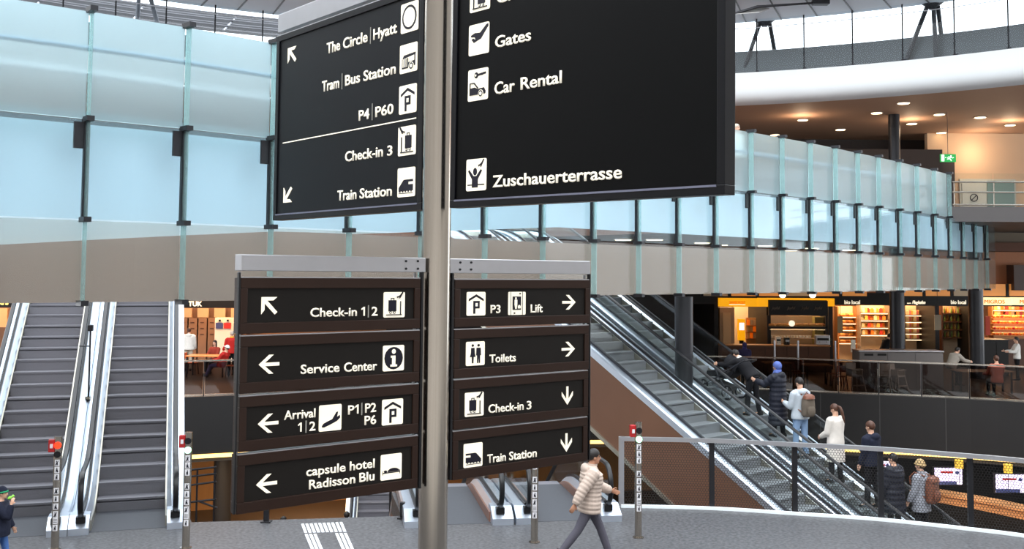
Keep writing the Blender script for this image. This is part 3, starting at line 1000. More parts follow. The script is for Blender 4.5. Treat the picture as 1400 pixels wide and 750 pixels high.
def cap_h():
    if 'c' not in _h:
        me = text_mesh('H'); ys = [v.co.y for v in me.vertices]; _h['c'] = max(ys) - min(ys); bpy.data.meshes.remove(me)
    return _h['c']


def lettering(s, u0, u1, v, ch, parent, m, y=0., name='lettering', bold=.018, depth=.004):
    if s == '1':
        wd = u1 - u0; st = ch * .17
        return MB().prism_y([(u1 - .15 * wd - st, v), (u1 - .15 * wd, v), (u1 - .15 * wd, v + ch), (u1 - .15 * wd - st * .8, v + ch), (u0, v + ch * .80), (u0 + .0 * wd, v + ch * .66), (u1 - .15 * wd - st, v + ch * .77)], y - depth, y).build(name, m, parent)
    me = text_mesh(s, bold)
    xs = [q.co.x for q in me.vertices]; x0, x1 = min(xs), max(xs)
    sx = (u1 - u0) / (x1 - x0); sz = ch / cap_h()
    n = len(me.vertices)
    for q in me.vertices: q.co = ((u0 + (q.co.x - x0) * sx), y, v + q.co.y * sz)
    bm = bmesh.new(); bm.from_mesh(me)
    r = bmesh.ops.extrude_face_region(bm, geom=bm.faces[:])
    for q in r['geom']:
        if isinstance(q, bmesh.types.BMVert): q.co.y -= depth
    bmesh.ops.recalc_face_normals(bm, faces=bm.faces)
    bm.to_mesh(me); bm.free()
    me.name = name
    me.materials.clear(); me.materials.append(m)
    o = bpy.data.objects.new(name, me); COL.objects.link(o); o.parent = parent
    return o


# ---- pictogram drawings: list of (polygon, colour 0 ink / 1 cream)
def disc(x, y, r, k=0, ry=None, n=20): return ([(x + r * math.cos(2 * PI * i / n), y + (ry or r) * math.sin(2 * PI * i / n)) for i in range(n)], k)
def rect(x0, y0, x1, y1, k=0): return ([(x0, y0), (x1, y0), (x1, y1), (x0, y1)], k)
def seg(x0, y0, x1, y1, w, k=0):
    d = Vector((x1 - x0, y1 - y0)).normalized(); n = Vector((-d.y, d.x)) * w / 2
    return ([(x0 + n.x, y0 + n.y), (x0 - n.x, y0 - n.y), (x1 - n.x, y1 - n.y), (x1 + n.x, y1 + n.y)], k)


def plane_at(x, y, s, fx=1):
    P = [(0, .36), (.3, .40), (.55, .55), (.9, .95), (1, .93), (.98, .82), (.66, .36), (.5, .12), (.42, .10), (.44, .32), (.2, .22), (.06, .16), (.1, .26)]
    return ([(x + s * (p[0] if fx > 0 else 1 - p[0]), y + s * p[1]) for p in P], 0)


def S_circle(): return [disc(.5, .5, .42), disc(.5, .5, .335, 1)]
def S_parking(): return [([(.10, .70), (.5, .90), (.90, .70), (.90, .60), (.5, .795), (.10, .60)], 0), rect(.34, .08, .45, .62), rect(.34, .30, .68, .62), rect(.45, .39, .57, .53, 1)]
def S_bus():
    return [([(.16, .52), (.24, .62), (.92, .66), (.92, .58), (.2, .50)], 0), rect(.14, .16, .17, .5), rect(.14, .15, .5, .2), rect(.24, .18, .27, .5), rect(.36, .18, .39, .5), rect(.46, .2, .5, .5),
            ([(.46, .2), (.9, .2), (.9, .38), (.46, .34)], 0), rect(.87, .2, .9, .6), disc(.70, .2, .14, 1), disc(.70, .2, .115), disc(.70, .2, .065, 1)]
def S_checkin(fx=1):
    L = [rect(.22, .24, .60, .68), rect(.33, .68, .36, .76), rect(.46, .68, .49, .76), rect(.33, .74, .49, .77), disc(.32, .2, .055), disc(.32, .2, .028, 1), disc(.5, .2, .055), disc(.5, .2, .028, 1), rect(.12, .09, .84, .125), rect(.77, .125, .80, .64), plane_at(.60, .72, .30)]
    if fx < 0: L = [([(1 - x, y) for x, y in p], k) for p, k in L]
    return L
def S_train(fx=1):
    L = [([(.10, .20), (.93, .20), (.92, .32), (.80, .44), (.66, .57), (.60, .59), (.10, .59), (.10, .51), (.36, .51), (.36, .42), (.10, .42)], 0), rect(.12, .11, .92, .135)] + [disc(.2 + .16 * i, .19, .035) for i in range(5)]
    if fx < 0: L = [([(1 - x, y) for x, y in p], k) for p, k in L]
    return L
def S_depart(): return [([(.10, .66), (.30, .72), (.56, .70), (.86, .92), (.96, .95), (.98, .87), (.62, .50), (.40, .44), (.26, .40), (.14, .52), (.22, .56), (.34, .50), (.3, .58), (.12, .60)], 0)]
def S_arrive(): return [([(.12, .20), (.20, .30), (.40, .38), (.58, .44), (.76, .70), (.84, .72), (.80, .52), (.92, .58), (.94, .48), (.80, .36), (.50, .24), (.24, .15), (.14, .15)], 0)]
def S_car(): return [disc(.42, .80, .10), disc(.39, .80, .035, 1), seg(.48, .80, .90, .84, .07), seg(.72, .78, .72, .84, .06), seg(.86, .80, .86, .86, .05), ([(.1, .18), (.1, .40), (.36, .42), (.5, .36), (.82, .38), (.9, .26), (.88, .18)], 0), seg(.12, .40, .12, .56, .03), seg(.12, .56, .34, .56, .03), seg(.33, .56, .52, .38, .035), disc(.68, .20, .12, 1), disc(.68, .2, .10), disc(.68, .2, .06, 1)]
def S_view(): return [disc(.45, .60, .10, 0, .12), ([(.10, .62), (.16, .67), (.38, .46), (.52, .46), (.74, .67), (.80, .62), (.60, .36), (.60, .10), (.30, .10), (.30, .36)], 0), rect(.08, .17, .30, .205), rect(.60, .17, .92, .205), plane_at(.60, .70, .30)]
def S_info(): return [disc(.5, .5, .44), disc(.5, .76, .095, 1), ([(.36, .60), (.58, .60), (.58, .25), (.66, .25), (.66, .17), (.34, .17), (.34, .25), (.42, .25), (.42, .52), (.36, .52)], 1)]
def S_bed(): return [rect(.08, .26, .92, .30), rect(.08, .20, .10, .36), rect(.90, .2, .92, .36), disc(.22, .34, .08, 0, .045), ([(.32, .31)] + [(.60 + .28 * math.cos(PI - PI * i / 12), .31 + .14 * math.sin(PI * i / 12)) for i in range(13)] + [(.88, .31)], 0)]
def S_lift(): return [rect(.13, .0, .155, 1), rect(.80, .0, .825, 1), rect(.24, .22, .72, .80), disc(.42, .72, .05, 1), ([(.34, .66), (.50, .66), (.5, .44), (.46, .26), (.38, .26), (.34, .44)], 1), rect(.53, .28, .69, .40, 1), rect(.58, .4, .64, .43, 1), disc(.66, .92, .035), disc(.34, .08, .035)]
def S_toilet():
    L = []
    for x in (.35, .66): L += [disc(x, .84, .065, 0, .055)]
    L += [([(.26, .74), (.44, .74), (.46, .5), (.50, .36), (.40, .36), (.39, .1), (.31, .1), (.30, .36), (.20, .36), (.25, .5)], 0), ([(.55, .74), (.77, .74), (.79, .42), (.74, .42), (.74, .1), (.68, .1), (.66, .4), (.64, .1), (.58, .1), (.58, .42), (.53, .42)], 0)]
    return L


def pictogram(parent, u0, v0, u1, v1, drawing, y):
    wd, h = u1 - u0, v1 - v0; r = .06 * min(wd, h); P = []
    for cx, cy, a0 in ((u1 - r, v1 - r, 0), (u0 + r, v1 - r, 90), (u0 + r, v0 + r, 180), (u1 - r, v0 + r, 270)):
        P += [(cx + r * math.cos(math.radians(a0 + 30 * k)), cy + r * math.sin(math.radians(a0 + 30 * k))) for k in range(4)]
    pl = MB().prism_y(P, y - .004, y).build('pictogram', M_cream, parent)
    m = MB()
    for i, (q, k) in enumerate(drawing):
        m.k = k; yy = y - .0045 - .0006 * (i + 1)
        m.prism_y([(u0 + a * wd, v0 + b * h) for a, b in q], yy, y - .0042)
    m.build('symbol', [M_ink, M_cream], pl)
    return pl


def arrow_poly(kind, u0, v0, u1, v1):
    # base arrow points up in a unit box: shaft and chevron
    if kind in 'NSEW':
        A = [(.5, 1), (1, .42), (.74, .42), (.57, .66), (.57, 0), (.43, 0), (.43, .66), (.26, .42), (0, .42)]
        A = [(.5, 1), (1, .50), (1, .28), (.59, .70), (.59, 0), (.41, 0), (.41, .70), (0, .28), (0, .50)]
        f = {'N': lambda x, y: (x, y), 'S': lambda x, y: (x, 1 - y), 'E': lambda x, y: (y, x), 'W': lambda x, y: (1 - y, x)}[kind]
    else:
        A = [(0, 1), (.98, 1), (.74, .80), (.36, .80), (1, .14), (.84, 0), (.20, .64), (.20, .26), (0, .02)]
        f = {'NW': lambda x, y: (x, y), 'SW': lambda x, y: (x, 1 - y)}[kind]
    return [(u0 + f(x, y)[0] * (u1 - u0), v0 + f(x, y)[1] * (v1 - v0)) for x, y in A]


def sign(label, P, corners, items, face, frame, inset, thick=.09, up=False, hang=True, group='direction sign panels'):
    """corners: pixel TL,TR,BL,BR of the panel front"""
    q = [P.uv(*c) for c in corners]
    u0 = (q[0][0] + q[2][0]) / 2; u1 = (q[1][0] + q[3][0]) / 2; v1 = (q[0][1] + q[1][1]) / 2; v0 = (q[2][1] + q[3][1]) / 2
    t = thing('direction_sign', label, 'sign', group=group)
    org = P.M @ Vector(((u0 + u1) / 2, 0, v0))
    t.location = org; t.rotation_euler = P.R.to_euler()
    cu = (u0 + u1) / 2

    def L(px, py):
        a = P.uv(px, py); return a[0] - cu, a[1] - v0
    W, H = (u1 - u0) / 2, v1 - v0
    yb = YF + thick; i = inset
    m = MB()
    if up:
        m.box((-W, YF, 0), (W, yb, i)).box((-W, YF, H - i), (W, yb, H)).box((-W, YF, i), (-W + i, yb, H - i)).box((W - i, YF, i), (W, yb, H - i))
    else:
        m.box((-W, YF, 0), (W, yb, i * 1.4)).box((-W, YF, H - i * 1.4), (W, yb, H)).box((-W, YF, i * 1.4), (-W + i, yb, H - i * 1.4)).box((W - i, YF, i * 1.4), (W, yb, H - i * 1.4))
    m.build('frame', frame, t, bevel=.003)
    j = i if up else i * 1.4
    fy = YF + .012
    MB().box((-W + i, fy, j), (W - i, yb - .012, H - j)).build('face', face, t)
    if up:
        MB().box((-W + i, YF - .004, i * .8), (W - i, YF + .004, i * 1.02)).build('edge_highlight', mat('highlight_grey', (128, 130, 150), .35, .5), t)  # highlight along the lower frame edge, put in as a pale grey strip
    for it in items:
        if it[0] == 'T':
            _, s, pa, pb, ch = it
            a = L(*pa); b = L(*pb); top = L(pa[0], pa[1] - ch)
            lettering(s, a[0], b[0], (a[1] + b[1]) / 2, top[1] - a[1], t, M_cream, fy - .0005)
        elif it[0] == '|':
            _, p0, p1 = it
            a = L(*p0); b = L(*p1); x = (a[0] + b[0]) / 2
            MB().box((x - .0035, fy - .004, b[1]), (x + .0035, fy, a[1])).build('divider_bar', mat('divider_grey', (150, 148, 140), .5, emit=(150, 148, 140), estr=.1), t)
        elif it[0] == '-':
            _, p0, p1 = it
            a = L(*p0); b = L(*p1); z = (a[1] + b[1]) / 2
            MB().box((a[0], fy - .004, z - .004), (b[0], fy, z + .004)).build('divider_line', M_cream, t)
        elif it[0] == 'P':
            _, c, dr_ = it
            cc = [L(*x) for x in c]
            pictogram(t, (cc[0][0] + cc[2][0]) / 2, (cc[2][1] + cc[3][1]) / 2, (cc[1][0] + cc[3][0]) / 2, (cc[0][1] + cc[1][1]) / 2, dr_, fy)
        elif it[0] == 'A':
            _, k, c = it   # c: centre px, width px, height px
            (cx, cy), w2, h2 = c
            a = L(cx - w2 / 2, cy); b = L(cx + w2 / 2, cy); d = L(cx, cy - h2 / 2); e = L(cx, cy + h2 / 2)
            MB().prism_y(arrow_poly(k, a[0], e[1], b[0], d[1]), fy - .004, fy).build('arrow', M_cream, t)
    if hang:
        for x in (-W + .012, W - .012):
            MB().box((x - .008, .0, H - .01), (x + .008, .012, H + .035)).build('hanger', M_alu, t)
    MB().box((-W, YF + .004, H), (W, YF + .02, H + .006)).build('top_edge', M_alu, t)
    return t


def z3(x, y): return (310 + x / 3.948, 340 + y / 3.948)
def z4(x, y): return (310 + x / 3.948, 510 + y / 3.948)
def r3(x, y): return (600 + x / 4.688, 340 + y / 4.688)
def r4(x, y): return (600 + x / 4.688, 500 + y / 4.688)
def a2(x, y): return (360 + x / 4.667, y / 4.667)
def a3(x, y): return (360 + x / 4.667, 150 + y / 4.667)
def b4(x, y): return (600 + x / 3.5, y / 3.5)
def b5(x, y): return (600 + x / 3.5, 200 + y / 3.5)
def quad(f, x0, y0, x1, y1, s0=0, s1=0): return [f(x0, y0 + s0), f(x1, y0), f(x0, y1 + s1), f(x1, y1)]


FI_, FO_ = M_signface, M_signframe
sign('charcoal sign with up-left arrow and suitcase pictogram, topmost left of the pole', PLL,
     [(329, 379.3), (574.7, 380.5), (328.5, 455.3), (574.7, 449.5)],
     [('A', 'NW', (z3(234, 307), 22, 24)), ('T', 'Check-in', z3(455, 366), z3(706, 362), 12.2), ('T', '1', z3(731, 361), z3(752, 361), 12.2), ('|', z3(769, 304), z3(769, 370)), ('T', '2', z3(786, 360), z3(818, 360), 12.2), ('P', [z3(851, 234), z3(966, 232), z3(850, 371), z3(964, 369)], S_checkin())], FI_, FO_, .045)
sign('charcoal sign with left arrow and round information pictogram, second from top left of the pole', PLL,
     [(329, 459.6), (574.7, 451.4), (328, 537), (573, 522.5)],
     [('A', 'W', (z3(232, 623), 28, 26)), ('T', 'Service', z3(403, 674), z3(612, 664), 12.6), ('T', 'Center', z3(637, 663), z3(815, 654), 12.6), ('P', [z3(848, 523), z3(962, 518), z3(846, 661), z3(960, 656)], S_info())], FI_, FO_, .045)
sign('charcoal sign with left arrow, landing plane and parking pictograms, third from top left', PLL,
     [(328, 542.2), (573, 524.7), (326.5, 617.6), (572, 592.3)],
     [('A', 'W', (z4(227, 271), 28, 26)), ('T', 'Arrival', z4(313, 250), z4(482, 238), 12.4), ('T', '1', z4(389, 317), z4(411, 315), 12.4), ('|', z4(432, 256), z4(432, 322)), ('T', '2', z4(450, 311), z4(482, 308), 12.4),
      ('P', [z4(503, 174), z4(624, 166), z4(501, 318), z4(622, 304)], S_arrive()), ('T', 'P', z4(659, 223), z4(692, 220), 12.4), ('T', '1', z4(697, 219), z4(718, 217), 12.4), ('|', z4(733, 160), z4(733, 226)), ('T', 'P2', z4(751, 213), z4(810, 207), 12.4), ('T', 'P6', z4(748, 279), z4(810, 274), 12.4), ('P', [z4(844, 143), z4(956, 136), z4(841, 283), z4(954, 273)], S_parking())], FI_, FO_, .045)
sign('charcoal sign with left arrow and bed pictogram, lowest left of the pole', PLL,
     [(326.5, 622.7), (572, 594.9), (322.5, 703), (571, 667)],
     [('A', 'W', (z4(219, 597), 28.5, 26)), ('T', 'capsule', z4(433, 556), z4(645, 530), 12.4), ('T', 'hotel', z4(668, 526), z4(802, 508), 12.4), ('T', 'Radisson', z4(448, 627), z4(697, 592), 12.6), ('T', 'Blu', z4(720, 588), z4(801, 577), 12.6), ('P', [z4(836, 442), z4(949, 430), z4(834, 581), z4(947, 567)], S_bed())], FI_, FO_, .045)
sign('charcoal sign with right arrow, parking and lift pictograms, topmost right of the pole', PLL,
     [(622.4, 381.6), (806.9, 382.7), (621.8, 446), (806.5, 442.4)],
     [('P', [r3(184, 275), r3(305, 276), r3(183, 428), r3(302, 427)], S_parking()), ('T', 'P3', r3(337, 412), r3(400, 410), 11.2), ('P', [r3(450, 275), r3(562, 275), r3(450, 424), r3(560, 422)], S_lift()), ('T', 'Lift', r3(594, 408), r3(670, 405), 11.2), ('A', 'E', (r3(839, 342), 18, 20))], FI_, FO_, .045)
sign('charcoal sign with right arrow and toilet pictogram, second from top right of the pole', PLL,
     [(621.3, 449.9), (805.8, 445), (620.8, 517), (805, 504.7)],
     [('P', [r3(180, 597), r3(300, 591), r3(178, 750), r3(297, 745)], S_toilet()), ('T', 'Toilets', r3(330, 730), r3(498, 720), 11.2), ('A', 'E', (r3(835, 642), 18, 20))], FI_, FO_, .045)
sign('charcoal sign with down arrow and suitcase pictogram, third from top right of the pole', PLL,
     [(621.3, 519.6), (804.8, 506.4), (620.3, 587.5), (804, 567.8)],
     [('P', [r4(173, 175), r4(293, 163), r4(171, 329), r4(291, 316)], S_checkin()), ('T', 'Check-in', r4(323, 301), r4(548, 281), 11.4), ('T', '3', r4(569, 279), r4(598, 276), 11.4), ('A', 'S', (r4(829, 190), 15, 25))], FI_, FO_, .045)
sign('charcoal sign with down arrow and locomotive pictogram, lowest right of the pole', PLL,
     [(620.3, 590.6), (803.7, 569.3), (618, 657), (803.5, 629)],
     [('P', [r4(165, 502), r4(286, 488), r4(163, 656), r4(283, 640)], S_train()), ('T', 'Train', r4(316, 622), r4(434, 608), 11.6), ('T', 'Station', r4(456, 604), r4(632, 583), 11.6), ('A', 'S', (r4(823, 491), 15, 25))], FI_, FO_, .045)
# big upper signs
sign('large black sign with five destinations and diagonal arrows hanging left of the pole', PUL,
     [(380.4, 50.4), (578.5, -22.5), (370.7, 301), (577.5, 287)],
     [('A', 'NW', (a2(177, 348), 11.5, 21)), ('T', 'The', a2(398, 342), a2(482, 316), 14.5), ('T', 'Circle', a2(502, 311), a2(657, 265), 14.5), ('|', a2(678, 172), a2(676, 278)), ('T', 'Hyatt', a2(695, 252), a2(845, 208), 14.5),
      ('P', [a2(874, 28), a2(983, -2), a2(870, 215), a2(981, 188)], S_circle()),
      ('T', 'Tram', a2(368, 584), a2(476, 558), 14.3), ('|', a2(497, 466), a2(494, 568)), ('T', 'Bus', a2(515, 545), a2(609, 524), 14.3), ('T', 'Station', a2(632, 516), a2(837, 468), 14.3), ('P', [a2(867, 292), a2(977, 262), a2(863, 472), a2(974, 448)], S_bus()),
      ('T', 'P4', a3(602, 68), a3(668, 55), 13.8), ('|', a3(689, -42), a3(686, 66)), ('T', 'P60', a3(708, 46), a3(822, 22), 13.8), ('P', [a2(862, 552), a2(972, 527), a2(858, 731), a2(969, 712)], S_parking()),
      ('-', a3(118, 213), a3(967, 50)),
      ('T', 'Check-in', a3(515, 328), a3(755, 297), 13.6), ('T', '3', a3(784, 292), a3(815, 288), 13.6), ('P', [a3(856, 112), a3(967, 93), a3(852, 297), a3(964, 281)], S_checkin(-1)),
      ('T', 'Train', a3(466, 580), a3(586, 566), 13.6), ('T', 'Station', a3(608, 563), a3(812, 549), 13.6), ('P', [a3(852, 375), a3(963, 360), a3(848, 560), a3(959, 548)], S_train(-1)), ('A', 'SW', (a3(149, 541), 11.5, 21))],
     mat('sign_face_slate', (20, 22, 26), .35, 0, .15, var=.1, scale=3), M_signframe_up, .05, up=True, hang=False, group='large upper sign panels')
sign('large black sign with four destinations hanging right of the pole', PUR,
     [(619, -70), (991, -205), (616, 283.4), (992, 266)],
     [('P', [b4(146, -70), b4(241, -100), b4(143, 63), b4(238, 38)], S_checkin(-1)), ('T', 'Check-in', b4(272, 12), b4(560, -56), 15.5),
      ('P', [b4(141, 124), b4(236, 99), b4(137, 271), b4(234, 248)], S_depart()), ('T', 'Gates', b4(264, 228), b4(435, 190), 15.5), ('P', [b4(137, 338), b4(231, 318), b4(133, 488), b4(229, 470)], S_car()), ('T', 'Car', b4(261, 450), b4(357, 436), 16.5), ('T', 'Rental', b4(386, 428), b4(582, 394), 16.5),
      ('P', [b5(128, 65), b5(223, 53), b5(125, 215), b5(220, 208)], S_view()), ('T', 'Zuschauerterrasse', b5(252, 194), b5(870, 152), 16)],
     M_signface_up, M_signframe_up, .05, up=True, hang=False, group='large upper sign panels')


# crossbeams (parts of the pole): over the lower panels and over the upper ones
def beam(P, c, nm='crossbeam', bolts=None, m_=None, dp=.09):
    q = [P.uv(*x) for x in c]
    u0 = (q[0][0] + q[2][0]) / 2; u1 = (q[1][0] + q[3][0]) / 2; v1 = (q[0][1] + q[1][1]) / 2; v0 = (q[2][1] + q[3][1]) / 2
    m = MB().box((u0, YF, v0), (u1, YF + dp, v1)); m.v = [P.M @ v for v in m.v]
    b = m.build(nm, m_ or M_alu, sp_, world=True, bevel=.003)
    for x, y in bolts or ():
        a = P.uv(x, y); m = MB().cyl((a[0], YF - .006, a[1]), (a[0], YF + .001, a[1]), .008, n=8); m.v = [P.M @ v for v in m.v]
        m.build('bolt', M_dark, sp_, world=True)
    return b


beam(PLL, [(330.3, 347.6), (582.3, 352.2), (330, 370), (582, 371.8)], bolts=[z3(967, 66), z3(1031, 66), z3(967, 107), z3(1031, 107)])
beam(PLL, [(615, 353.2), (806.9, 357), (615, 373), (806.9, 374.6)], bolts=[r3(137, 87), r3(207, 87), r3(135, 132), r3(206, 132)])
beam(PUL, [(379.5, 23.5), (584, -62), (380.3, 45.5), (584, -30)])

for P_, c in ((PLL, [(575.8, 371), (579.2, 371), (573.4, 668), (576.6, 667)]), (PLL, [(326.4, 372), (328.8, 372), (320.2, 703), (322.4, 703)]), (PLL, [(618.2, 373), (621.2, 373), (614.8, 656), (617.6, 656)]), (PLL, [(807.4, 374), (809.2, 374), (804.0, 629), (805.8, 629)])):
    beam(P_, c, 'hanger_rod', None, M_black, .03)
# ================================================================ people
SKIN = mat('skin', (205, 160, 135), .5, 0, .3, var=.06, scale=30)
SKIN2 = mat('skin_tan', (176, 128, 102), .5, 0, .3, var=.06, scale=30)
HAIRK = mat('hair_dark', (30, 24, 22), .5, 0, .4, var=.2, scale=40, stretch=(6, 6, 1))
HAIRB = mat('hair_brown', (74, 44, 30), .5, 0, .4, var=.25, scale=40, stretch=(6, 6, 1))
HAIRG = mat('hair_grey', (176, 164, 150), .6, 0, .3, var=.2, scale=40, stretch=(6, 6, 1))
EYE = mat('eye_dark', (26, 20, 18), .2, var=0)
LIP = mat('lips', (160, 86, 80), .5, var=0)


def cloth(name, c, rough=.8, var=.1, bump=.25): return mat('cloth_' + name, c, rough, 0, .2, var=var, scale=14, bump=bump, bscale=45)


def remeshed(mb, name, m, parent, voxel, smooth_it=4):
    me = mb.mesh(name, m)
    o = bpy.data.objects.new(name, me); COL.objects.link(o)
    r = o.modifiers.new('r', 'REMESH'); r.mode = 'VOXEL'; r.voxel_size = voxel; r.use_smooth_shade = True
    if smooth_it:
        s = o.modifiers.new('s', 'SMOOTH'); s.factor = .5; s.iterations = smooth_it
    dg = bpy.context.evaluated_depsgraph_get(); dg.update()
    me2 = bpy.data.meshes.new_from_object(o.evaluated_get(dg), depsgraph=dg)
    o.modifiers.clear(); o.data = me2; me2.name = name; bpy.data.meshes.remove(me)
    me2.materials.clear(); me2.materials.append(m)
    me2.polygons.foreach_set('use_smooth', [True] * len(me2.polygons))
    o.parent = parent
    return o


def resample(path, rad, n):
    # path points and radii, n samples by arc length
    path = [Vector(p) for p in path]; L = [0]
    for i in range(1, len(path)): L.append(L[-1] + (path[i] - path[i - 1]).length)
    out = []; rr = []
    for k in range(n):
        s = L[-1] * k / (n - 1)
        for i in range(1, len(L)):
            if s <= L[i] + 1e-9:
                t = (s - L[i - 1]) / max(1e-9, L[i] - L[i - 1]); out.append(path[i - 1].lerp(path[i], t)); rr.append(rad[i - 1] + (rad[i] - rad[i - 1]) * t); break
    return out, rr


def person(label, loc, yaw, h=1.72, lean=0, legs=((0, 0), (0, 0)), arms=((5, 6, 10), (5, 6, 10)), head=(0, 0), top='jacket', topc=None, ribs=0, hem=None, legc=None, shoec=None, hair='short', hairm=None, skin=None, extra=None, bulk=1.0, vox=.011, group=None, hood=False, collar=None):
    t = thing('person', label, 'person', loc, yaw, group)
    k = h / 1.75; skin = skin or SKIN; hairm = hairm or HAIRK
    topc = topc or cloth('navy', (30, 34, 48)); legc = legc or cloth('black', (24, 24, 28)); shoec = shoec or cloth('shoe', (28, 26, 26), .5)
    R = math.radians
    # legs first, from a provisional hip
    HIP = .93
    feet = []; J = {}
    for i, sx in enumerate((-1, 1)):
        th, kn = legs[i]
        hp = Vector((sx * .09, 0, HIP))
        kp = hp + Vector((sx * .01, math.sin(R(th)), -math.cos(R(th)))) * .43
        a = th - kn
        ap = kp + Vector((0, math.sin(R(a)), -math.cos(R(a)))) * .42
        J['hip', i] = hp; J['knee', i] = kp; J['ank', i] = ap; J['fa', i] = a
        feet.append(ap.z - .08)
    dz = -min(feet)
    for q in list(J):
        if q[0] != 'fa': J[q] = J[q] + Vector((0, 0, dz))
    hz = HIP + dz
    ML = Matrix.Translation((0, 0, hz)) @ Matrix.Rotation(-R(lean), 4, 'X') @ Matrix.Translation((0, 0, -HIP))

    def T(x, y, z): return ML @ Vector((x, y, z))
    S = lambda v: Vector(v) * k
    up = (ML.to_3x3() @ Vector((0, 0, 1)))
    # torso rings (z, y offset, rx, ry)
    tor = [(.84, 0, .13, .10), (.92, 0, .165, .115), (1.02, .0, .15, .105), (1.14, .0, .14, .10), (1.28, .005, .165, .115), (1.38, .0, .175, .11), (1.44, -.005, .14, .085), (1.48, -.005, .075, .065), (1.52, .0, .055, .06), (1.57, .012, .052, .056)]

    def ring(z, yo, rx, ry, n=16, xo=0): return [S(T(xo + rx * math.cos(2 * PI * j / n), yo + ry * math.sin(2 * PI * j / n), z)) for j in range(n)]
    body = MB()
    body.loft([ring(*r) for r in tor])
    # head
    hp_, hy_ = head
    Hc = T(0, .02, 1.635)
    HM = Matrix.Rotation(-R(lean * .35), 4, 'X') @ Matrix.Rotation(R(hy_), 4, 'Z') @ Matrix.Rotation(-R(hp_), 4, 'X')

    def HP(x, y, z): return S(Hc + (HM @ Vector((x, y, z))))
    HM3 = HM.to_3x3().to_4x4()
    body.ell(HP(0, -.008, .025), S((.075, .093, .095)), 16, 12, HM3)
    body.ell(HP(0, .022, -.035), S((.058, .066, .082)), 14, 10, HM3)
    body.ell(HP(0, .095, -.018), S((.014, .022, .026)), 8, 6, HM3)   # nose
    body.ell(HP(0, .068, -.085), S((.026, .022, .02)), 8, 6, HM3)    # chin
    for sx in (-1, 1): body.ell(HP(sx * .076, -.005, -.01), S((.012, .022, .032)), 8, 6, HM3)
    body.tube([S(T(0, -.005, 1.46)), HP(0, -.012, -.06)], [.058 * k, .052 * k], 12)
    # arms
    arm_paths = []
    for i, sx in enumerate((-1, 1)):
        p, ab, fl = arms[i][:3]; inw = arms[i][3] if len(arms[i]) > 3 else 0
        sh = T(sx * .185, -.005, 1.405)
        d1 = Vector((sx * math.sin(R(ab)), math.sin(R(p)) * math.cos(R(ab)), -math.cos(R(p)) * math.cos(R(ab))))
        el = sh + d1 * .29
        a2_ = p + fl
        d2 = Vector((sx * (math.sin(R(ab)) * .5 - math.sin(R(inw))), math.sin(R(a2_)), -math.cos(R(a2_)))).normalized()
        wr = el + d2 * .25
        arm_paths.append((sh, el, wr, d2))
        body.tube(*_rt([S(T(sx * .12, 0, 1.40)), S(sh), S(sh.lerp(el, .3)), S(el), S(el.lerp(wr, .3)), S(wr)], [q * k for q in (.06, .058, .052, .042, .042, .028)], 14), n=12)
        # hand: palm, four unequal curled fingers, thumb from the side
        side = d2.cross(Vector((0, 0, 1)))
        if side.length < .2: side = d2.cross(Vector((0, 1, 0)))
        side = Vector((sx, 0, 0)) - d2 * d2.x * sx
        nrm = Vector((1, 0, 0)) * -sx  # palm faces the body
        nrm = (nrm - d2 * nrm.dot(d2)).normalized()
        wdt = d2.cross(nrm).normalized()
        if wdt.dot(Vector((0, 1, .3))) < 0: wdt = -wdt
        pc = wr + d2 * .045
        rings = []
        for f, wv, tv in ((-.03, .026, .022), (.0, .03, .02), (.04, .040, .016), (.085, .041, .014)):
            c = wr + d2 * f
            rings.append([S(c + wdt * wv * math.cos(2 * PI * j / 10) + nrm * tv * math.sin(2 * PI * j / 10)) for j in range(10)])
        body.loft(rings)
        for q, (off, ln) in enumerate(((.030, .070), (.010, .080), (-.011, .074), (-.031, .058))):
            b = wr + d2 * .08 + wdt * off
            m1 = b + (d2 + nrm * .35).normalized() * ln * .5
            m2 = m1 + (d2 * .75 + nrm * .8).normalized() * ln * .5
            body.tube([S(b), S(m1), S(m2)], [.0105 * k, .0095 * k, .008 * k], 8)
        b = wr + d2 * .03 + wdt * .036
        m1 = b + (d2 * .6 + wdt * .6 + nrm * .3).normalized() * .038
        m2 = m1 + (d2 * .9 + nrm * .4).normalized() * .032
        body.tube([S(b), S(m1), S(m2)], [.0125 * k, .011 * k, .009 * k], 8)
    # legs of the body
    for i in (0, 1):
        hp, kp, ap = J['hip', i], J['knee', i], J['ank', i]
        body.tube(*_rt([S(hp + Vector((0, 0, .02))), S(hp.lerp(kp, .3)), S(kp), S(kp.lerp(ap, .3)), S(ap)], [q * k for q in (.085, .08, .055, .055, .036)], 14), n=12)
        f = R(max(-60, min(35, J['fa', i] + 0)))
        body.ell(S(ap + Vector((0, .05, -.045))), S((.04, .11, .04)), 10, 7)
    remeshed(body, 'body', skin, t, vox)
    # shoes
    for i in (0, 1):
        ap = J['ank', i]; fa = J['fa', i]
        tilt = min(0, fa) * .8 if fa < -8 else (12 if fa > 18 else 0)
        M = Matrix.Rotation(R(tilt), 4, 'X')
        m = MB(); rg = []
        for y, w_, z0, z1 in ((-.09, .025, -.06, .0), (-.075, .040, -.08, .03), (-.02, .044, -.08, .035), (.06, .046, -.08, -.01), (.13, .046, -.08, -.03), (.175, .036, -.078, -.042), (.19, .015, -.07, -.05)):
            rg.append([S(ap + (M @ Vector((w_ * math.cos(2 * PI * j / 12), y, (z0 + z1) / 2 + (z1 - z0) / 2 * math.sin(2 * PI * j / 12))))) for j in range(12)])
        m.loft(rg); m.build('shoe', shoec, t, smooth=True)
    # trousers
    m = MB()
    m.loft([ring(.84, 0, .145, .115), ring(.92, 0, .18, .128), ring(1.02, 0, .165, .118)])
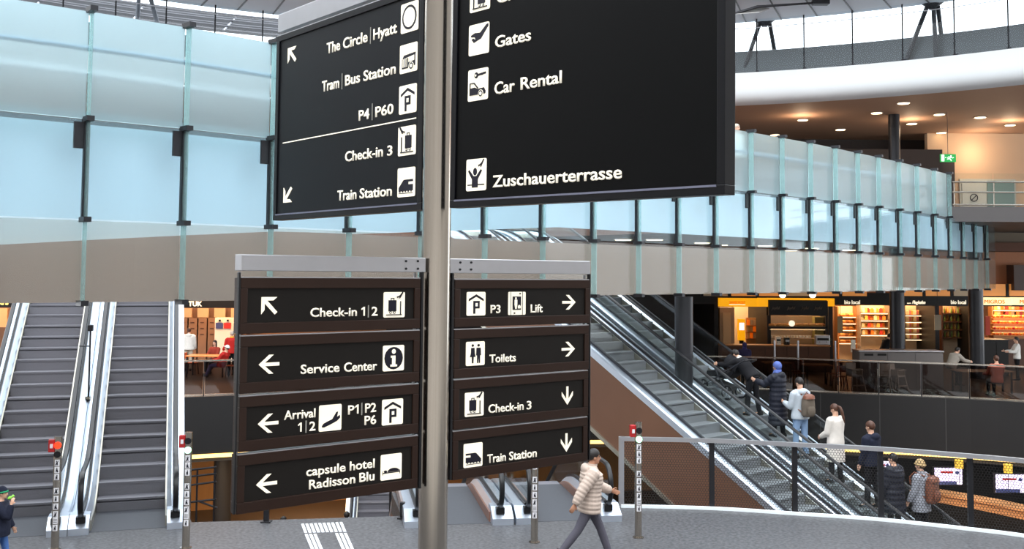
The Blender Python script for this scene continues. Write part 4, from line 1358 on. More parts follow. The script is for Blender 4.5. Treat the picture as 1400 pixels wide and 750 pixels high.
    for i in (0, 1):
        hp, kp, ap = J['hip', i], J['knee', i], J['ank', i]
        m.tube(*_rt([S(hp + Vector((0, 0, .03))), S(hp.lerp(kp, .3)), S(kp), S(kp.lerp(ap, .4)), S(ap + Vector((0, 0, .0)))], [q * k for q in (.098, .092, .068, .066, .056)], 16), n=12)
    remeshed(m, 'trousers', legc, t, vox * 1.3)
    # top
    hemz = hem if hem is not None else .86
    b_ = bulk
    m = MB(); rg = []
    prof = [(1.485, -.004, .085, .078), (1.45, -.005, .135, .095), (1.39, 0, .20, .130), (1.28, .005, .192, .14), (1.14, 0, .175, .132), (1.02, 0, .18, .135), (.92, 0, .195, .142), (.84, 0, .19, .14), (.6, 0, .20, .155), (.3, 0, .215, .165)]

    def pr(z):
        for (z0, y0, a0, c0), (z1, y1, a1, c1) in zip(prof, prof[1:]):
            if z <= z0 and z >= z1:
                f = (z0 - z) / (z0 - z1); return y0 + (y1 - y0) * f, a0 + (a1 - a0) * f, c0 + (c1 - c0) * f
        return prof[-1][1:]
    nz = 34
    for q in range(nz + 1):
        z = 1.485 + (hemz - 1.485) * q / nz
        y, a, c = pr(z)
        e = (b_ if z < 1.40 else 1 + (b_ - 1) * .5)
        w_ = .010 * abs(math.sin((1.485 - z) * PI / ribs)) * 2 if ribs and z < 1.42 else 0
        if z >= .9:
            rg.append(ring(z, y, a * e + w_, c * e + w_, 20))
        else:
            # below the hips the coat hangs straight down
            rg.append([S(T(a * e * math.cos(2 * PI * j / 20), y + c * e * math.sin(2 * PI * j / 20), .9) - Vector((0, 0, .9 - z)) + Vector((w_ * math.cos(2 * PI * j / 20), w_ * math.sin(2 * PI * j / 20), 0))) for j in range(20)])
    m.loft(rg)
    for i, sx in enumerate((-1, 1)):
        sh, el, wr, d2 = arm_paths[i]
        pth, rad = resample([S(T(sx * .10, 0, 1.39)), S(sh), S(sh.lerp(el, .35)), S(el), S(el.lerp(wr, .5)), S(wr + d2 * .0)], [q * k * (1 + (b_ - 1) * .9) for q in (.075, .08, .075, .064, .060, .046)], 34)
        if ribs:
            L = sum((pth[j + 1] - pth[j]).length for j in range(len(pth) - 1)) / k
            rad = [r + .008 * k * abs(math.sin(j / 33 * L * PI / ribs)) * 1.6 if 4 < j < 32 else r for j, r in enumerate(rad)]
        m.tube(pth, rad, 14)
    if hood:
        m.ell(S(T(0, -.10, 1.45)), S((.13, .075, .085)), 14, 8)
        m.tube([S(T(.11 * math.cos(a * PI / 8), -.02 + -.10 * math.sin(a * PI / 8), 1.475)) for a in range(-2, 11)], .035 * k, 8)
    remeshed(m, top, topc, t, vox * (1.05 if ribs else 1.25), 2 if ribs else 4)
    if collar is not None:
        m = MB(); m.loft([ring(1.45, 0, .095, .085), ring(1.49, 0, .082, .078), ring(1.535, .008, .075, .075), ring(1.53, .008, .06, .06), ring(1.46, 0, .07, .06)])
        m.build('collar', collar, t, smooth=True)
    # face
    for sx in (-1, 1):
        MB().ell(HP(sx * .031, .079, .008), S((.013, .006, .008)), 8, 6, HM3).build('eye', EYE, t, smooth=True)
        MB().ell(HP(sx * .032, .083, .03), S((.018, .006, .004)), 8, 5, HM3).build('eyebrow', hairm, t, smooth=True)
    MB().ell(HP(0, .082, -.058), S((.022, .007, .006)), 10, 5, HM3).build('mouth', LIP, t, smooth=True)
    # hair and headwear
    def cap_shell(m, gx, gy, gz, zmin_front, zmin_back, n=20, nv=10):
        rings = []
        for i in range(nv + 1):
            rr = []
            for j in range(n):
                a = 2 * PI * j / n
                fr = (math.sin(a) + 1) / 2    # 1 at the front
                low = zmin_back + (zmin_front - zmin_back) * (fr ** 1.6)
                ph0 = math.asin(max(-1, min(1, low)))
                ph = PI / 2 * .985 + (ph0 - PI / 2 * .985) * i / nv
                rr.append(HP(gx * math.cos(ph) * math.cos(a), -.008 + gy * math.cos(ph) * math.sin(a), .025 + gz * math.sin(ph)))
            rings.append(rr)
        m.loft(rings)
    if hair in ('short', 'pony', 'long', 'bun'):
        m = MB(); cap_shell(m, .084, .102, .106, .42, -.75)
        if hair == 'pony':
            m.tube([HP(0, -.10, .04), HP(.0, -.145, .0), HP(.01, -.15, -.10), HP(.015, -.13, -.24), HP(.01, -.12, -.36)], [.028 * k, .036 * k, .034 * k, .028 * k, .008 * k], 10)
        if hair == 'long': m.loft([[HP(.088 * math.cos(a * PI / 8) , -.01 - .10 * math.sin(a * PI / 8), z) for a in range(-1, 10)] + [HP(.07 * math.cos(a * PI / 8), -.01 - .075 * math.sin(a * PI / 8), z) for a in range(9, -2, -1)] for z in (.02, -.08, -.20)])
        if hair == 'bun': m.ell(HP(0, -.11, .06), S((.045, .045, .045)), 10, 8)
        m.build('hair', hairm, t, smooth=True, angle=180)
    elif hair in ('beanie',):
        m = MB(); cap_shell(m, .092, .110, .125, .18, -.35); m.build('hat', extra[0], t, smooth=True, angle=180)
        m = MB(); m.tube([HP(.09 * math.cos(a * PI / 10), -.008 + .108 * math.sin(a * PI / 10), .03 + .012 * math.sin(a * PI / 10)) for a in range(21)], .016 * k, 8)
        m.build('hat_band', extra[1], t, smooth=True)
        m = MB(); cap_shell(m, .083, .099, .100, .3, -.9); m.build('hair', hairm, t, smooth=True, angle=180)
    elif hair == 'scarf':
        m = MB(); cap_shell(m, .092, .112, .115, .40, -.98)
        m.loft([[HP(rx * math.cos(2 * PI * j / 14), yo + ry * math.sin(2 * PI * j / 14), z) for j in range(14)] for z, yo, rx, ry in ((-.06, -.02, .085, .09), (-.11, -.01, .09, .095), (-.17, 0, .12, .115), (-.2, 0, .13, .12))])
        m.build('headscarf', extra[0], t, smooth=True, angle=180)
    elif hair == 'cap':
        m = MB(); cap_shell(m, .088, .106, .112, .35, -.1); m.loft([[HP(x, y, z) for x, y in ((-.07, .07), (-.06, .15), (0, .175), (.06, .15), (.07, .07))] for z in (.055, .066)])
        m.build('cap', extra[0], t, smooth=True)
        m = MB(); cap_shell(m, .083, .099, .100, .35, -.75); m.build('hair', hairm, t, smooth=True, angle=180)
    t['k'] = k
    t['_T'] = 0
    del t['_T']; del t['k']
    return t, T, S, HP


def _rt(path, rad, n):
    return resample(path, rad, n)


cream_puffer = cloth('cream_puffer', (186, 168, 156), .6, .06, .1)
grey_legging = cloth('grey_legging', (84, 82, 92))
black_puffer = cloth('black_puffer', (32, 34, 44), .5, .1, .1)
jeans = cloth('blue_jeans', (126, 150, 182))
jeans_dark = cloth('dark_jeans', (60, 84, 128))
grey_hoodie = cloth('grey_hoodie', (178, 186, 194))
cream_coat = cloth('cream_coat', (214, 206, 198))
black_top = cloth('black_top', (24, 24, 28))
navy = cloth('navy_jacket', (28, 32, 48))
blue_scarf = cloth('blue_scarf', (86, 104, 168), .7, .35)
white_c = cloth('white_cotton', (222, 220, 214))
red_c = cloth('red_top', (168, 36, 32))
pink_c = cloth('salmon_top', (196, 110, 90))
purple = cloth('purple_scarf', (62, 56, 104))
yellow_c = cloth('yellow_scarf', (222, 160, 50))
green_c = cloth('green_band', (40, 140, 96))
tan_hat = cloth('tan_beanie', (178, 150, 108))
greyscarf = cloth('grey_scarf', (140, 142, 150))
olive_pack = cloth('olive_canvas', (98, 88, 78))
brown_leather = mat('brown_leather', (112, 66, 48), .45, 0, .4, var=.15)

# walking woman
wp = at(806, 640, 14.85); wp.z = 0
person('woman walking right in a pale cream puffer jacket and grey leggings', wp, math.radians(-82), 1.60, lean=4, legs=((26, 6), (-27, 12)), arms=((28, 8, 42), (-40, 12, 10)), head=(2, 4), topc=cream_puffer, ribs=.062, hem=.80, bulk=1.2, legc=grey_legging, shoec=cloth('dark_shoe', (54, 34, 38), .6), hair='bun', vox=.009, hood=True, collar=cream_puffer, skin=SKIN2)
# child at the left edge
cp = at(1, 700, 13.9); cp.z = 0
_, T, S, HP = person('small child in a navy and green woolly hat at the left picture edge', cp, math.radians(-80), 1.14, legs=((12, 4), (-12, 10)), arms=((10, 8, 20), (44, 8, 124, 12)), head=(0, 0), topc=navy, bulk=1.35, hem=.80, legc=cloth('child_jeans', (70, 104, 160)), hair='beanie', extra=(navy, green_c), vox=.009)
b = HP(.045, .155, -.085)
tt = thing('whistle_toy', 'lime green toy held at the mouth of the small child at the left edge', 'toy', cp + Matrix.Rotation(math.radians(-80), 3, 'Z') @ b)
MB().ell((0, 0, 0), (.022, .05, .022)).build('barrel', mat('lime_plastic', (130, 200, 60), .4), tt, smooth=True)
MB().tube([(0, .05, 0), (0, .09, .005)], [.012, .02], 10).build('mouthpiece', mat('lime_plastic', (130, 200, 60), .4), tt, smooth=True)


def lane(kk): return far_step(-kk)


def stand_on(kk, side=0.0):
    p = lane(kk) + Rr * side
    # stand on the tread: top of the step under this point
    run = (p - (Rb + Rr * RSP)).dot(Re); n = int(round(RISE / tan30 / .35)); L = RISE / tan30 / n
    p.z = LZ + (math.floor(run / L) + 1) * RISE / n + .002
    return p


person('person in black bending over the pushchair on the escalator', stand_on(1.95, .05), RYAW, 1.66, lean=42, legs=((8, 4), (-6, 6)), arms=((70, 8, 20), (60, 8, 25)), head=(20, 0), topc=black_top, bulk=1.15, hair='short', collar=white_c)
person('woman in long black quilted coat and blue headscarf on the escalator', stand_on(2.62, .05), RYAW, 1.66, legs=((4, 2), (-4, 2)), arms=((50, 10, 60), (15, 10, 40)), topc=black_puffer, ribs=.11, hem=.28, bulk=1.22, hair='scarf', extra=(blue_scarf,), hood=True)
pm, T, S, HP = person('young man in pale grey hoodie and light jeans looking at his phone on the escalator', stand_on(3.2, .02), RYAW - .25, 1.76, legs=((5, 3), (-4, 2)), arms=((12, 8, 95, 12), (10, 8, 80, 20)), head=(24, 0), topc=grey_hoodie, bulk=1.15, legc=jeans, hair='short', hood=True)


def backpack(label, root, T, S, m, sc=1.0):
    M = Matrix.Translation(root.location) @ Matrix.Rotation(root.rotation_euler[2], 4, 'Z')
    c = M @ S(T(0, -.24, 1.16))
    t = thing('backpack', label, 'backpack', c, root.rotation_euler[2])
    k = .95 * sc
    rg = []
    for z, rx, ry in ((-.24, .12, .07), (-.20, .16, .09), (0, .165, .10), (.16, .15, .09), (.24, .11, .06), (.26, .05, .03)):
        rg.append([Vector((rx * math.copysign(abs(math.cos(a)) ** .6, math.cos(a)), ry * math.copysign(abs(math.sin(a)) ** .6, math.sin(a)), z)) * k for a in [2 * PI * j / 20 for j in range(20)]])
    MB().loft(rg).build('main_bag', m, t, smooth=True)
    MB().loft([[Vector((rx * math.cos(2 * PI * j / 14), -.10 + ry * math.sin(2 * PI * j / 14), z)) * k for j in range(14)] for z, rx, ry in ((-.2, .09, .03), (-.15, .115, .05), (-.05, .115, .05), (.0, .08, .03))]).build('front_pocket', m, t, smooth=True)
    MB().loft([[Vector((rx * math.cos(2 * PI * j / 14), -.02 + ry * math.sin(2 * PI * j / 14), z)) * k for j in range(14)] for z, rx, ry in ((.17, .165, .115), (.235, .15, .10), (.275, .08, .05))]).build('flap', brown_leather, t, smooth=True)
    for sx in (-1, 1):
        MB().tube([Vector(p) * k for p in ((sx * .10, .06, -.16), (sx * .16, .20, -.06), (sx * .155, .36, .10), (sx * .13, .38, .22), (sx * .11, .30, .31), (sx * .09, .10, .26))], .018 * k, 8, flat=1.6).build('strap', brown_leather, t, smooth=True)
    MB().tube([Vector(p) * k for p in ((-.04, .05, .26), (0, .05, .31), (.04, .05, .26))], .01, 6).build('grab_handle', brown_leather, t, smooth=True)
    return t


backpack('olive brown canvas backpack worn by the young man in the grey hoodie', pm, T, S, olive_pack)
hp = Matrix.Translation(pm.location) @ Matrix.Rotation(pm.rotation_euler[2], 4, 'Z') @ S(T(0, .33, 1.10))
ph = thing('phone', 'dark phone in the hands of the young man in grey hoodie', 'phone', hp, pm.rotation_euler[2])
MB().box((-.037, -.006, -.06), (.037, .006, .09)).build('case', M_black, ph, bevel=.004)
MB().box((-.033, -.0075, -.055), (.033, -.006, .085)).build('screen', mat('phone_screen', (190, 205, 225), .2, emit=(190, 205, 225), estr=.6, var=0), ph)
person('woman with brown ponytail in a long cream coat on the escalator', stand_on(4.05, .02), RYAW - .15, 1.66, legs=((5, 3), (-3, 2)), arms=((12, 7, 50, 15), (8, 7, 18)), head=(22, 8), topc=cream_coat, hem=.48, bulk=1.18, hair='pony', hairm=HAIRB)
person('dark-haired youth in a black hooded jacket lower on the escalator', stand_on(4.85, .05), RYAW - .1, 1.78, legs=((4, 2), (-4, 2)), arms=((6, 7, 14), (6, 7, 14)), head=(8, 0), topc=navy, bulk=1.2, hair='short', hairm=HAIRB, hood=True)
person('person in a bulky dark coat low on the escalator behind the railing mesh', stand_on(5.45, -.18), RYAW, 1.62, legs=((4, 2), (-4, 2)), arms=((8, 12, 20), (8, 12, 20)), topc=black_puffer, ribs=.12, hem=.5, bulk=1.45, hair='short')
p9, T, S, HP = person('person in tan beanie and grey scarf low on the escalator behind the mesh', stand_on(5.8, .28), RYAW, 1.68, legs=((4, 2), (-4, 2)), arms=((8, 10, 20), (8, 10, 20)), topc=greyscarf, bulk=1.25, hem=.7, hair='beanie', extra=(tan_hat, tan_hat), collar=greyscarf)
backpack('reddish brown leather backpack on the person in the tan beanie', p9, T, S, brown_leather, 1.1)

# pushchair
pb = stand_on(1.15, .0)
st = thing('pushchair', 'dark pushchair with big spoked wheels tilted on the escalator steps', 'pushchair', pb, RYAW)
tl = math.radians(14)
Mt = Matrix.Rotation(tl, 3, 'X')
W = lambda x, y, z: Mt @ Vector((x, y, z))
M_frame = mat('pushchair_frame', (60, 60, 66), .35, .7)
for x, y, r in ((-.27, -.30, .15), (.27, -.30, .15), (-.22, .42, .11), (.22, .42, .11)):
    c = W(x, y, r + .02)
    wh = MB().tube([c + Mt @ Vector((0, r * math.cos(a * PI / 12), r * math.sin(a * PI / 12))) for a in range(25)], .02, 8).build('wheel', M_black, st, smooth=True)
    m = MB()
    for a in range(5): m.cyl(c, c + Mt @ Vector((0, r * math.cos(a * 1.257), r * math.sin(a * 1.257))), .008, n=6)
    m.cyl(c - Vector((.02, 0, 0)), c + Vector((.02, 0, 0)), .03, n=10)
    m.build('spoke_hub', M_alu, wh)
for x in (-.24, .24):
    MB().tube([W(x, .42, .13), W(x, .05, .45), W(x, -.35, .85), W(x, -.55, 1.02)], .016, 8).build('frame_tube', M_frame, st)
    MB().tube([W(x, -.30, .17), W(x, .05, .45), W(x, .2, .62)], .016, 8).build('frame_tube', M_frame, st)
MB().tube([W(-.24, -.55, 1.02), W(0, -.58, 1.04), W(.24, -.55, 1.02)], .02, 8).build('handlebar', M_black, st)
MB().loft([[W(x, y, z) for x, z in ((-.2, a), (.2, a), (.21, a + .14), (-.21, a + .14))] for y, a in ((-.3, .62), (-.15, .44), (.2, .40), (.42, .34))]).build('seat', black_top, st, bevel=.02)
m = MB(); m.loft([[W(.22 * math.cos(PI * j / 10), y, z + .22 * math.sin(PI * j / 10) * s_) for j in range(11)] + [W(.2 * math.cos(PI * j / 10), y, z + .19 * math.sin(PI * j / 10) * s_) for j in range(10, -1, -1)] for y, z, s_ in ((-.35, .68, 1.0), (-.2, .74, 1.05), (.0, .78, 1.0))]); m.build('canopy', black_top, st, smooth=True)
MB().box((-.2, -.25, .18), (.2, .25, .30), Mt.to_4x4()).build('basket', mat('basket_mesh', (44, 44, 48), .7), st, bevel=.03)

# people in the restaurant on the left and at the shops
def stand(px, Y, z=0): p = at(px, 470, Y); p.z = z; return p


person('person in a white hooded top standing in the restaurant on the left', stand(258, 42), math.radians(10), 1.72, arms=((10, 12, 60, 10), (5, 8, 20)), topc=white_c, bulk=1.25, hair='short', hairm=HAIRB, hood=True, vox=.014, legc=cloth('beige_trousers', (180, 168, 150)))
person('person in a red top leaning back in a seat in the left restaurant', stand(303, 39.5, .0), math.radians(75), 1.66, lean=-22, legs=((84, 60), (80, 40)), arms=((40, 8, 40), (30, 8, 40)), topc=red_c, bulk=1.2, hair='cap', extra=(white_c,), vox=.014, legc=cloth('violet_trousers', (90, 84, 130)))
person('dark-haired person seated behind the red top in the left restaurant', stand(294, 41.2, .0), math.radians(160), 1.66, legs=((85, 85), (85, 85)), arms=((30, 10, 50), (30, 10, 50)), topc=cloth('rust_top', (140, 52, 38)), hair='long', vox=.014)
person('grey-haired person with a yellow scarf beside the left sign edge', stand(317, 40.5), math.radians(30), 1.70, legs=((0, 0), (0, 0)), arms=((15, 10, 40), (15, 10, 40)), topc=red_c, bulk=1.2, hair='short', hairm=HAIRG, collar=yellow_c, vox=.014)
person('person in purple headscarf standing behind the shop balustrade', stand(1018, 38.3), math.radians(0), 1.55, topc=cloth('purple_coat', (54, 50, 84)), hair='scarf', extra=(purple,), bulk=1.2, vox=.014)
person('man in salmon top sitting with his back to the balustrade near the right edge', stand(1362, 35.2), math.radians(0), 1.78, legs=((85, 85), (85, 85)), arms=((30, 10, 50), (30, 10, 50)), topc=pink_c, hair='short', hairm=HAIRB, vox=.014, bulk=1.1)
person('shop worker with white sleeves and dark apron at the right edge', stand(1390, 41.0), math.radians(80), 1.68, legs=((3, 2), (-3, 2)), arms=((30, 10, 60), (30, 10, 60)), topc=white_c, hair='short', vox=.014)
person('customer in black bending towards the lit shelves left of the right columns', stand(1208, 43.4), math.radians(-60), 1.74, lean=30, legs=((6, 3), (-5, 3)), arms=((50, 8, 30), (40, 8, 30)), topc=black_top, hair='short', vox=.014, bulk=1.15)
person('person in light grey jacket leaning over a table by the column', stand(1299, 38.6), math.radians(-70), 1.72, lean=28, legs=((60, 60), (60, 60)), arms=((55, 10, 30), (50, 10, 30)), topc=cloth('light_jacket', (160, 152, 142)), hair='short', vox=.014, bulk=1.25)
person('dark figure walking on the lower level under the lowest left sign', stand(478, 30.4, LZ), math.radians(20), 1.74, legs=((14, 4), (-14, 8)), arms=((15, 10, 50), (-10, 10, 20)), topc=black_top, hair='short', vox=.014)
person('dark figure on the lower level at the short left edge post', stand(392, 30.0, LZ), math.radians(-60), 1.66, topc=black_top, hair='short', vox=.014, bulk=1.4)
person('person in a red jacket in the lower hall at the bottom right edge', stand(1394, 28.5, LZ), math.radians(60), 1.66, topc=red_c, hair='short', vox=.014, hairm=HAIRB)
person('person in a dark blue jacket in the lower hall beside the counter', stand(1334, 27.0, LZ), math.radians(120), 1.70, topc=navy, hair='short', vox=.014)
bpz = at(1006, 180, 26.4); bpz.z = 6.2
person('grey-haired person walking on the glass bridge above the frosted panels', bpz, math.radians(-135), 1.66, topc=white_c, hair='short', hairm=HAIRG, vox=.014)
# ================================================================ shops, restaurant and the lower hall
def W3(px, py, Y): return at(px, py, Y)


def wbox(t, nm, px0, py0, px1, py1, Y, dep, m, bevel=0):
    a = at(px0, py0, Y); b = at(px1, py1, Y)
    return MB().box((min(a.x, b.x), Y, min(a.z, b.z)), (max(a.x, b.x), Y + dep, max(a.z, b.z))).build(nm, m, t, world=t is not None, bevel=bevel)


def area(name, loc, sx, sy, e, col=(1, .62, .32)):
    l = bpy.data.lights.new(name, 'AREA'); l.shape = 'RECTANGLE'; l.size = sx; l.size_y = sy; l.energy = e; l.color = col
    o = bpy.data.objects.new(name, l); COL.objects.link(o); o.location = loc
    return o


def text_on(t, nm, s, px0, px1, py_base, ch_px, Y, m, bold=.02, slant=0):
    a = at(px0, py_base, Y); b = at(px1, py_base, Y); c = at(px0, py_base - ch_px, Y)
    g = MB()
    o = lettering(s, a.x, b.x, (a.z + b.z) / 2, c.z - a.z, None, m, Y, nm, bold, .03)
    if slant:
        for v in o.data.vertices: v.co.x += (v.co.z - a.z) * slant
    Mi = wmat(t).inverted()
    o.data.transform(Mi); o.parent = t
    return o


M_bulk = mat('bulkhead_black', (20, 17, 16), .5, 0, .3, var=.08)
M_cream_wall = mat('cream_wall', (214, 190, 158), .7, var=.05, scale=1)
M_wood = mat('oak_wood', (168, 112, 64), .45, 0, .35, var=.2, scale=3, stretch=(2, 8, 8))
M_dwood = mat('walnut_wood', (84, 52, 34), .45, 0, .35, var=.2, scale=3, stretch=(2, 8, 8))
M_yel = mat('yellow_lightbox', (190, 120, 10), .5, emit=(255, 172, 4), estr=.82, var=0)
M_ora = mat('orange_print', (240, 130, 10), .5, emit=(222, 92, 2), estr=.5, var=0)
M_wlet = mat('white_lit_letters', (255, 246, 225), .5, emit=(255, 240, 210), estr=.95, var=0)
M_cbox = mat('cream_lightbox', (255, 236, 190), .5, emit=(255, 228, 165), estr=1.05, var=0)
M_shelf = mat('shelf_steel', (150, 130, 110), .4, .4, var=.08)
M_shelf_light = mat('shelf_light', (255, 228, 190), .5, emit=(255, 214, 160), estr=3.0, var=0)
YS = 45.0
# shell behind the shops
struct(MB().box((5.6, 50.2, 0), (30, 50.5, 5.1)).build('wall_shops_back', mat('shop_back_wall', (150, 110, 80), .7, var=.1, scale=.6)))
struct(MB().box((-24, 47.5, 0), (-5.5, 47.8, 5.1)).build('wall_restaurant_back', mat('restaurant_back', (150, 112, 84), .7, var=.1, scale=.6)))
struct(MB().box((-5.5, 46, 0), (7.6, 46.3, 5.1)).build('wall_shops_middle', M_darkwall))
for px in (980, 1052, 1137, 1283, 1343):
    p = at(px, 470, YS); struct(MB().box((p.x - .09, YS + .1, 0), (p.x + .09, 50.2, 3.2)).build('wall_shop_divider', M_bulk))
struct(wbox(None, 'wall_bulkhead_right', 940, 398, 1420, 419, YS + .05, .35, M_bulk))
struct(wbox(None, 'wall_bulkhead_left', 235, 402, 340, 421, 43.6, .35, M_bulk))
struct(wbox(None, 'wall_bulkhead_far_left', -60, 398, 24, 420, 43.6, .35, M_bulk))
for px, e in ((1015, 200), (1095, 190), (1180, 330), (1262, 280), (1372, 360)):
    p = at(px, 470, 47.0); area('shop_ceiling_light', (p.x, 47.2, 3.3), 2.2, 2.6, e)
p = at(286, 470, 44); area('restaurant_ceiling_light', (p.x, 43.9, 3.9), 3.0, 3.0, 420, (1, .55, .28))
p = at(0, 470, 44); area('restaurant_ceiling_light', (p.x, 44.5, 3.9), 3.0, 3.0, 300, (1, .5, .22))

# yellow shop front sign
t = thing('shop_sign', 'long glowing yellow shop sign with a stepped right end above the food counter', 'shop sign', at(1060, 413, YS))
wbox(t, 'lightbox', 983, 407, 1035.5, 419, YS - .15, .2, M_yel); wbox(t, 'lightbox', 1036.5, 407, 1050, 419, YS - .15, .2, M_yel)
wbox(t, 'lightbox', 1050, 407, 1141, 410.3, YS - .15, .2, M_yel); wbox(t, 'lightbox', 1132.5, 410.3, 1141, 418.5, YS - .15, .2, M_yel)
text_on(t, 'lettering', 'SWISS POST', 997, 1019, 415, 3.4, YS - .16, M_ora)
wbox(t, 'underline', 997, 415.8, 1019, 416.8, YS - .18, .03, M_wlet)
t2 = thing('menu_board', 'wide black menu board with faint script under the yellow sign', 'menu board', at(1091, 421, YS))
wbox(t2, 'panel', 1051, 410.5, 1132, 431.5, YS - .22, .12, M_bulk)
M_faint = mat('chalk_faint', (96, 86, 76), .7, var=.1)
for i, px in enumerate((1055, 1076, 1095, 1113)):
    text_on(t2, 'script_line', 'Joyful', px, px + 10, 422.5, 4, YS - .225, M_faint, .0, .3)
# bio local fronts
for px0, px1, lab in ((1154.5, 1175.5, 'small lit white lettering on the black fascia left of the middle column'), (1300, 1320.5, 'small lit white lettering on the black fascia left of the right column')):
    t = thing('fascia_lettering', lab, 'shop sign', at((px0 + px1) / 2, 413, YS))
    text_on(t, 'lettering', 'bio local', px0, px1, 415.3, 5.3, YS + .03, M_wlet, .005)
t = thing('fascia_lettering', 'small lit slanted lettering on the black fascia right of the middle column', 'shop sign', at(1252, 413, YS))
text_on(t, 'lettering', 'am', 1240, 1245, 415, 2.2, YS + .03, M_wlet, .0, .2); text_on(t, 'lettering', 'Flughafen', 1247, 1264.5, 415.2, 4.6, YS + .03, M_wlet, .015, .25)
t = thing('shop_sign', 'cream glowing supermarket lightbox with orange capitals at the right edge', 'shop sign', at(1375, 412, YS))
wbox(t, 'lightbox', 1345, 406.3, 1383.3, 417, YS - .15, .2, M_cbox); wbox(t, 'lightbox', 1384, 406.3, 1425, 417, YS - .15, .2, M_cbox)
text_on(t, 'lettering', 'MIGROS', 1346, 1373.5, 414.6, 5.2, YS - .16, M_ora, .0); text_on(t, 'lettering', 'MIGROS', 1394.5, 1421, 414.6, 5.2, YS - .16, M_ora, .0)
# transom windows above the fascia
t = thing('transom_window', 'row of warm lit transom panes above the shop fascias', 'window', at(1180, 401, YS + .3))
M_trans = mat('transom_glow', (224, 150, 84), .5, var=.3, scale=1.5, emit=(235, 150, 70), estr=.35)
for i in range(12):
    if i in (6,): continue
    wbox(t, 'pane', 962 + i * 38, 388, 962 + i * 38 + 33, 404.5, YS - .02, .05, M_trans if i % 3 else M_cream_wall)
    wbox(t, 'mullion', 958 + i * 38, 388, 961 + i * 38, 405, YS - .04, .08, M_bulk)
t = None
for i, (px, lab) in enumerate(((1070, 'white globe lamp above the yellow sign, left of two'), (1111, 'white globe lamp above the yellow sign, right of two'))):
    p = at(px, 403.5, YS - .9)
    g = thing('globe_lamp', lab, 'lamp', p, 0, 'globe lamps above the yellow sign')
    MB().ell((0, 0, 0), (.14, .14, .11)).build('globe', mat('globe_white', (255, 245, 225), .5, emit=(255, 238, 205), estr=3, var=0), g, smooth=True)
    MB().cyl((0, 0, .1), (0, 0, 5.1 - p.z), .012, n=6).build('cord', M_bulk, g)

# ---- kiosk under the yellow sign
struct(wbox(None, 'wall_kiosk_back', 1003, 419, 1050, 480, 48.6, .1, M_cream_wall))
t = thing('tall_cabinet', 'tall beige cupboard with an inset panel at the left end of the kiosk', 'cabinet', at(993, 480, YS))
t.location.z = 0
wbox(t, 'body', 984, 420, 1004.5, 514, YS + .2, .6, mat('cabinet_beige', (176, 140, 104), .6, var=.06)); wbox(t, 'inset_panel', 988.5, 427, 999.5, 472, YS + .16, .06, mat('panel_tan', (204, 160, 112), .6, var=.06))
t = thing('ticket_terminal', 'standing yellow terminal with a bright screen in the kiosk', 'terminal', at(1014, 470, YS + .8)); t.location.z = 0
wbox(t, 'housing', 1010, 436, 1019, 465, YS + .8, .3, M_yel); wbox(t, 'screen', 1011, 441, 1017.5, 451, YS + .77, .05, mat('screen_white', (220, 225, 255), .3, emit=(215, 222, 255), estr=1.3, var=0)); wbox(t, 'stand', 1012, 465, 1017, 513, YS + .85, .2, M_bulk)
t = thing('brochure_rack', 'tan brochure rack with orange leaflets beside the bright screen', 'rack', at(1027, 470, YS + 1.2)); t.location.z = 0
wbox(t, 'back_board', 1020, 434, 1034, 480, YS + 1.3, .06, mat('rack_tan', (206, 158, 104), .6, var=.06)); wbox(t, 'base', 1021, 480, 1033, 512, YS + 1.25, .3, M_dwood)
for i in range(3):
    for j in range(3): wbox(t, 'leaflet', 1021.5 + j * 4.2, 437 + i * 9, 1025 + j * 4.2, 444 + i * 9, YS + 1.24, .05, [M_ora, mat('leaflet_grey', (190, 180, 170), .6), M_cream_wall][(i + j) % 3])
    wbox(t, 'ledge', 1020, 444.5 + i * 9, 1034, 445.5 + i * 9, YS + 1.15, .15, M_wood)
for i in range(2):
    for j in range(3):
        o = wbox(None, 'poster', 1028.5 + i * 5.5, 428 + j * 9, 1032.5 + i * 5.5, 434.5 + j * 9, 48.55, .03, mat('poster_blue' if (i + j) % 2 else 'poster_grey', (70, 84, 130) if (i + j) % 2 else (150, 130, 120), .5, var=.3, scale=8))
        tag(o, '%s small poster in the %s row on the cream kiosk wall' % (('left', 'right')[i], ('top', 'middle', 'bottom')[j]), 'poster', 'posters on the kiosk wall')
tag(MB().ell(at(1032.5, 423, 48.55), (.06, .02, .06)).build('wall_clock', M_alu, smooth=True), 'tiny round clock above the posters on the kiosk wall', 'clock')

# ---- counters
def counter(label, px0, px1, ytop, Y, dep, front, topm, zt=None):
    a = at(px0, ytop, Y); b = at(px1, ytop, Y); z = zt or (a.z + b.z) / 2
    t = thing('counter', label, 'counter', ((a.x + b.x) / 2, Y, 0)); w_ = (b.x - a.x) / 2
    MB().box((-w_ + .03, .04, 0.0), (w_ - .03, dep, z - .05)).build('base', front, t)
    MB().box((-w_, 0, z - .05), (w_, dep, z)).build('worktop', topm, t, bevel=.008)
    n = max(2, int(w_ * 2 / .9))
    for i in range(n):
        x = -w_ + .03 + (2 * w_ - .06) * i / n
        MB().box((x + .015, .02, .1), (x + (2 * w_ - .06) / n - .015, .045, z - .09)).build('front_panel', front, t)
    return t, z


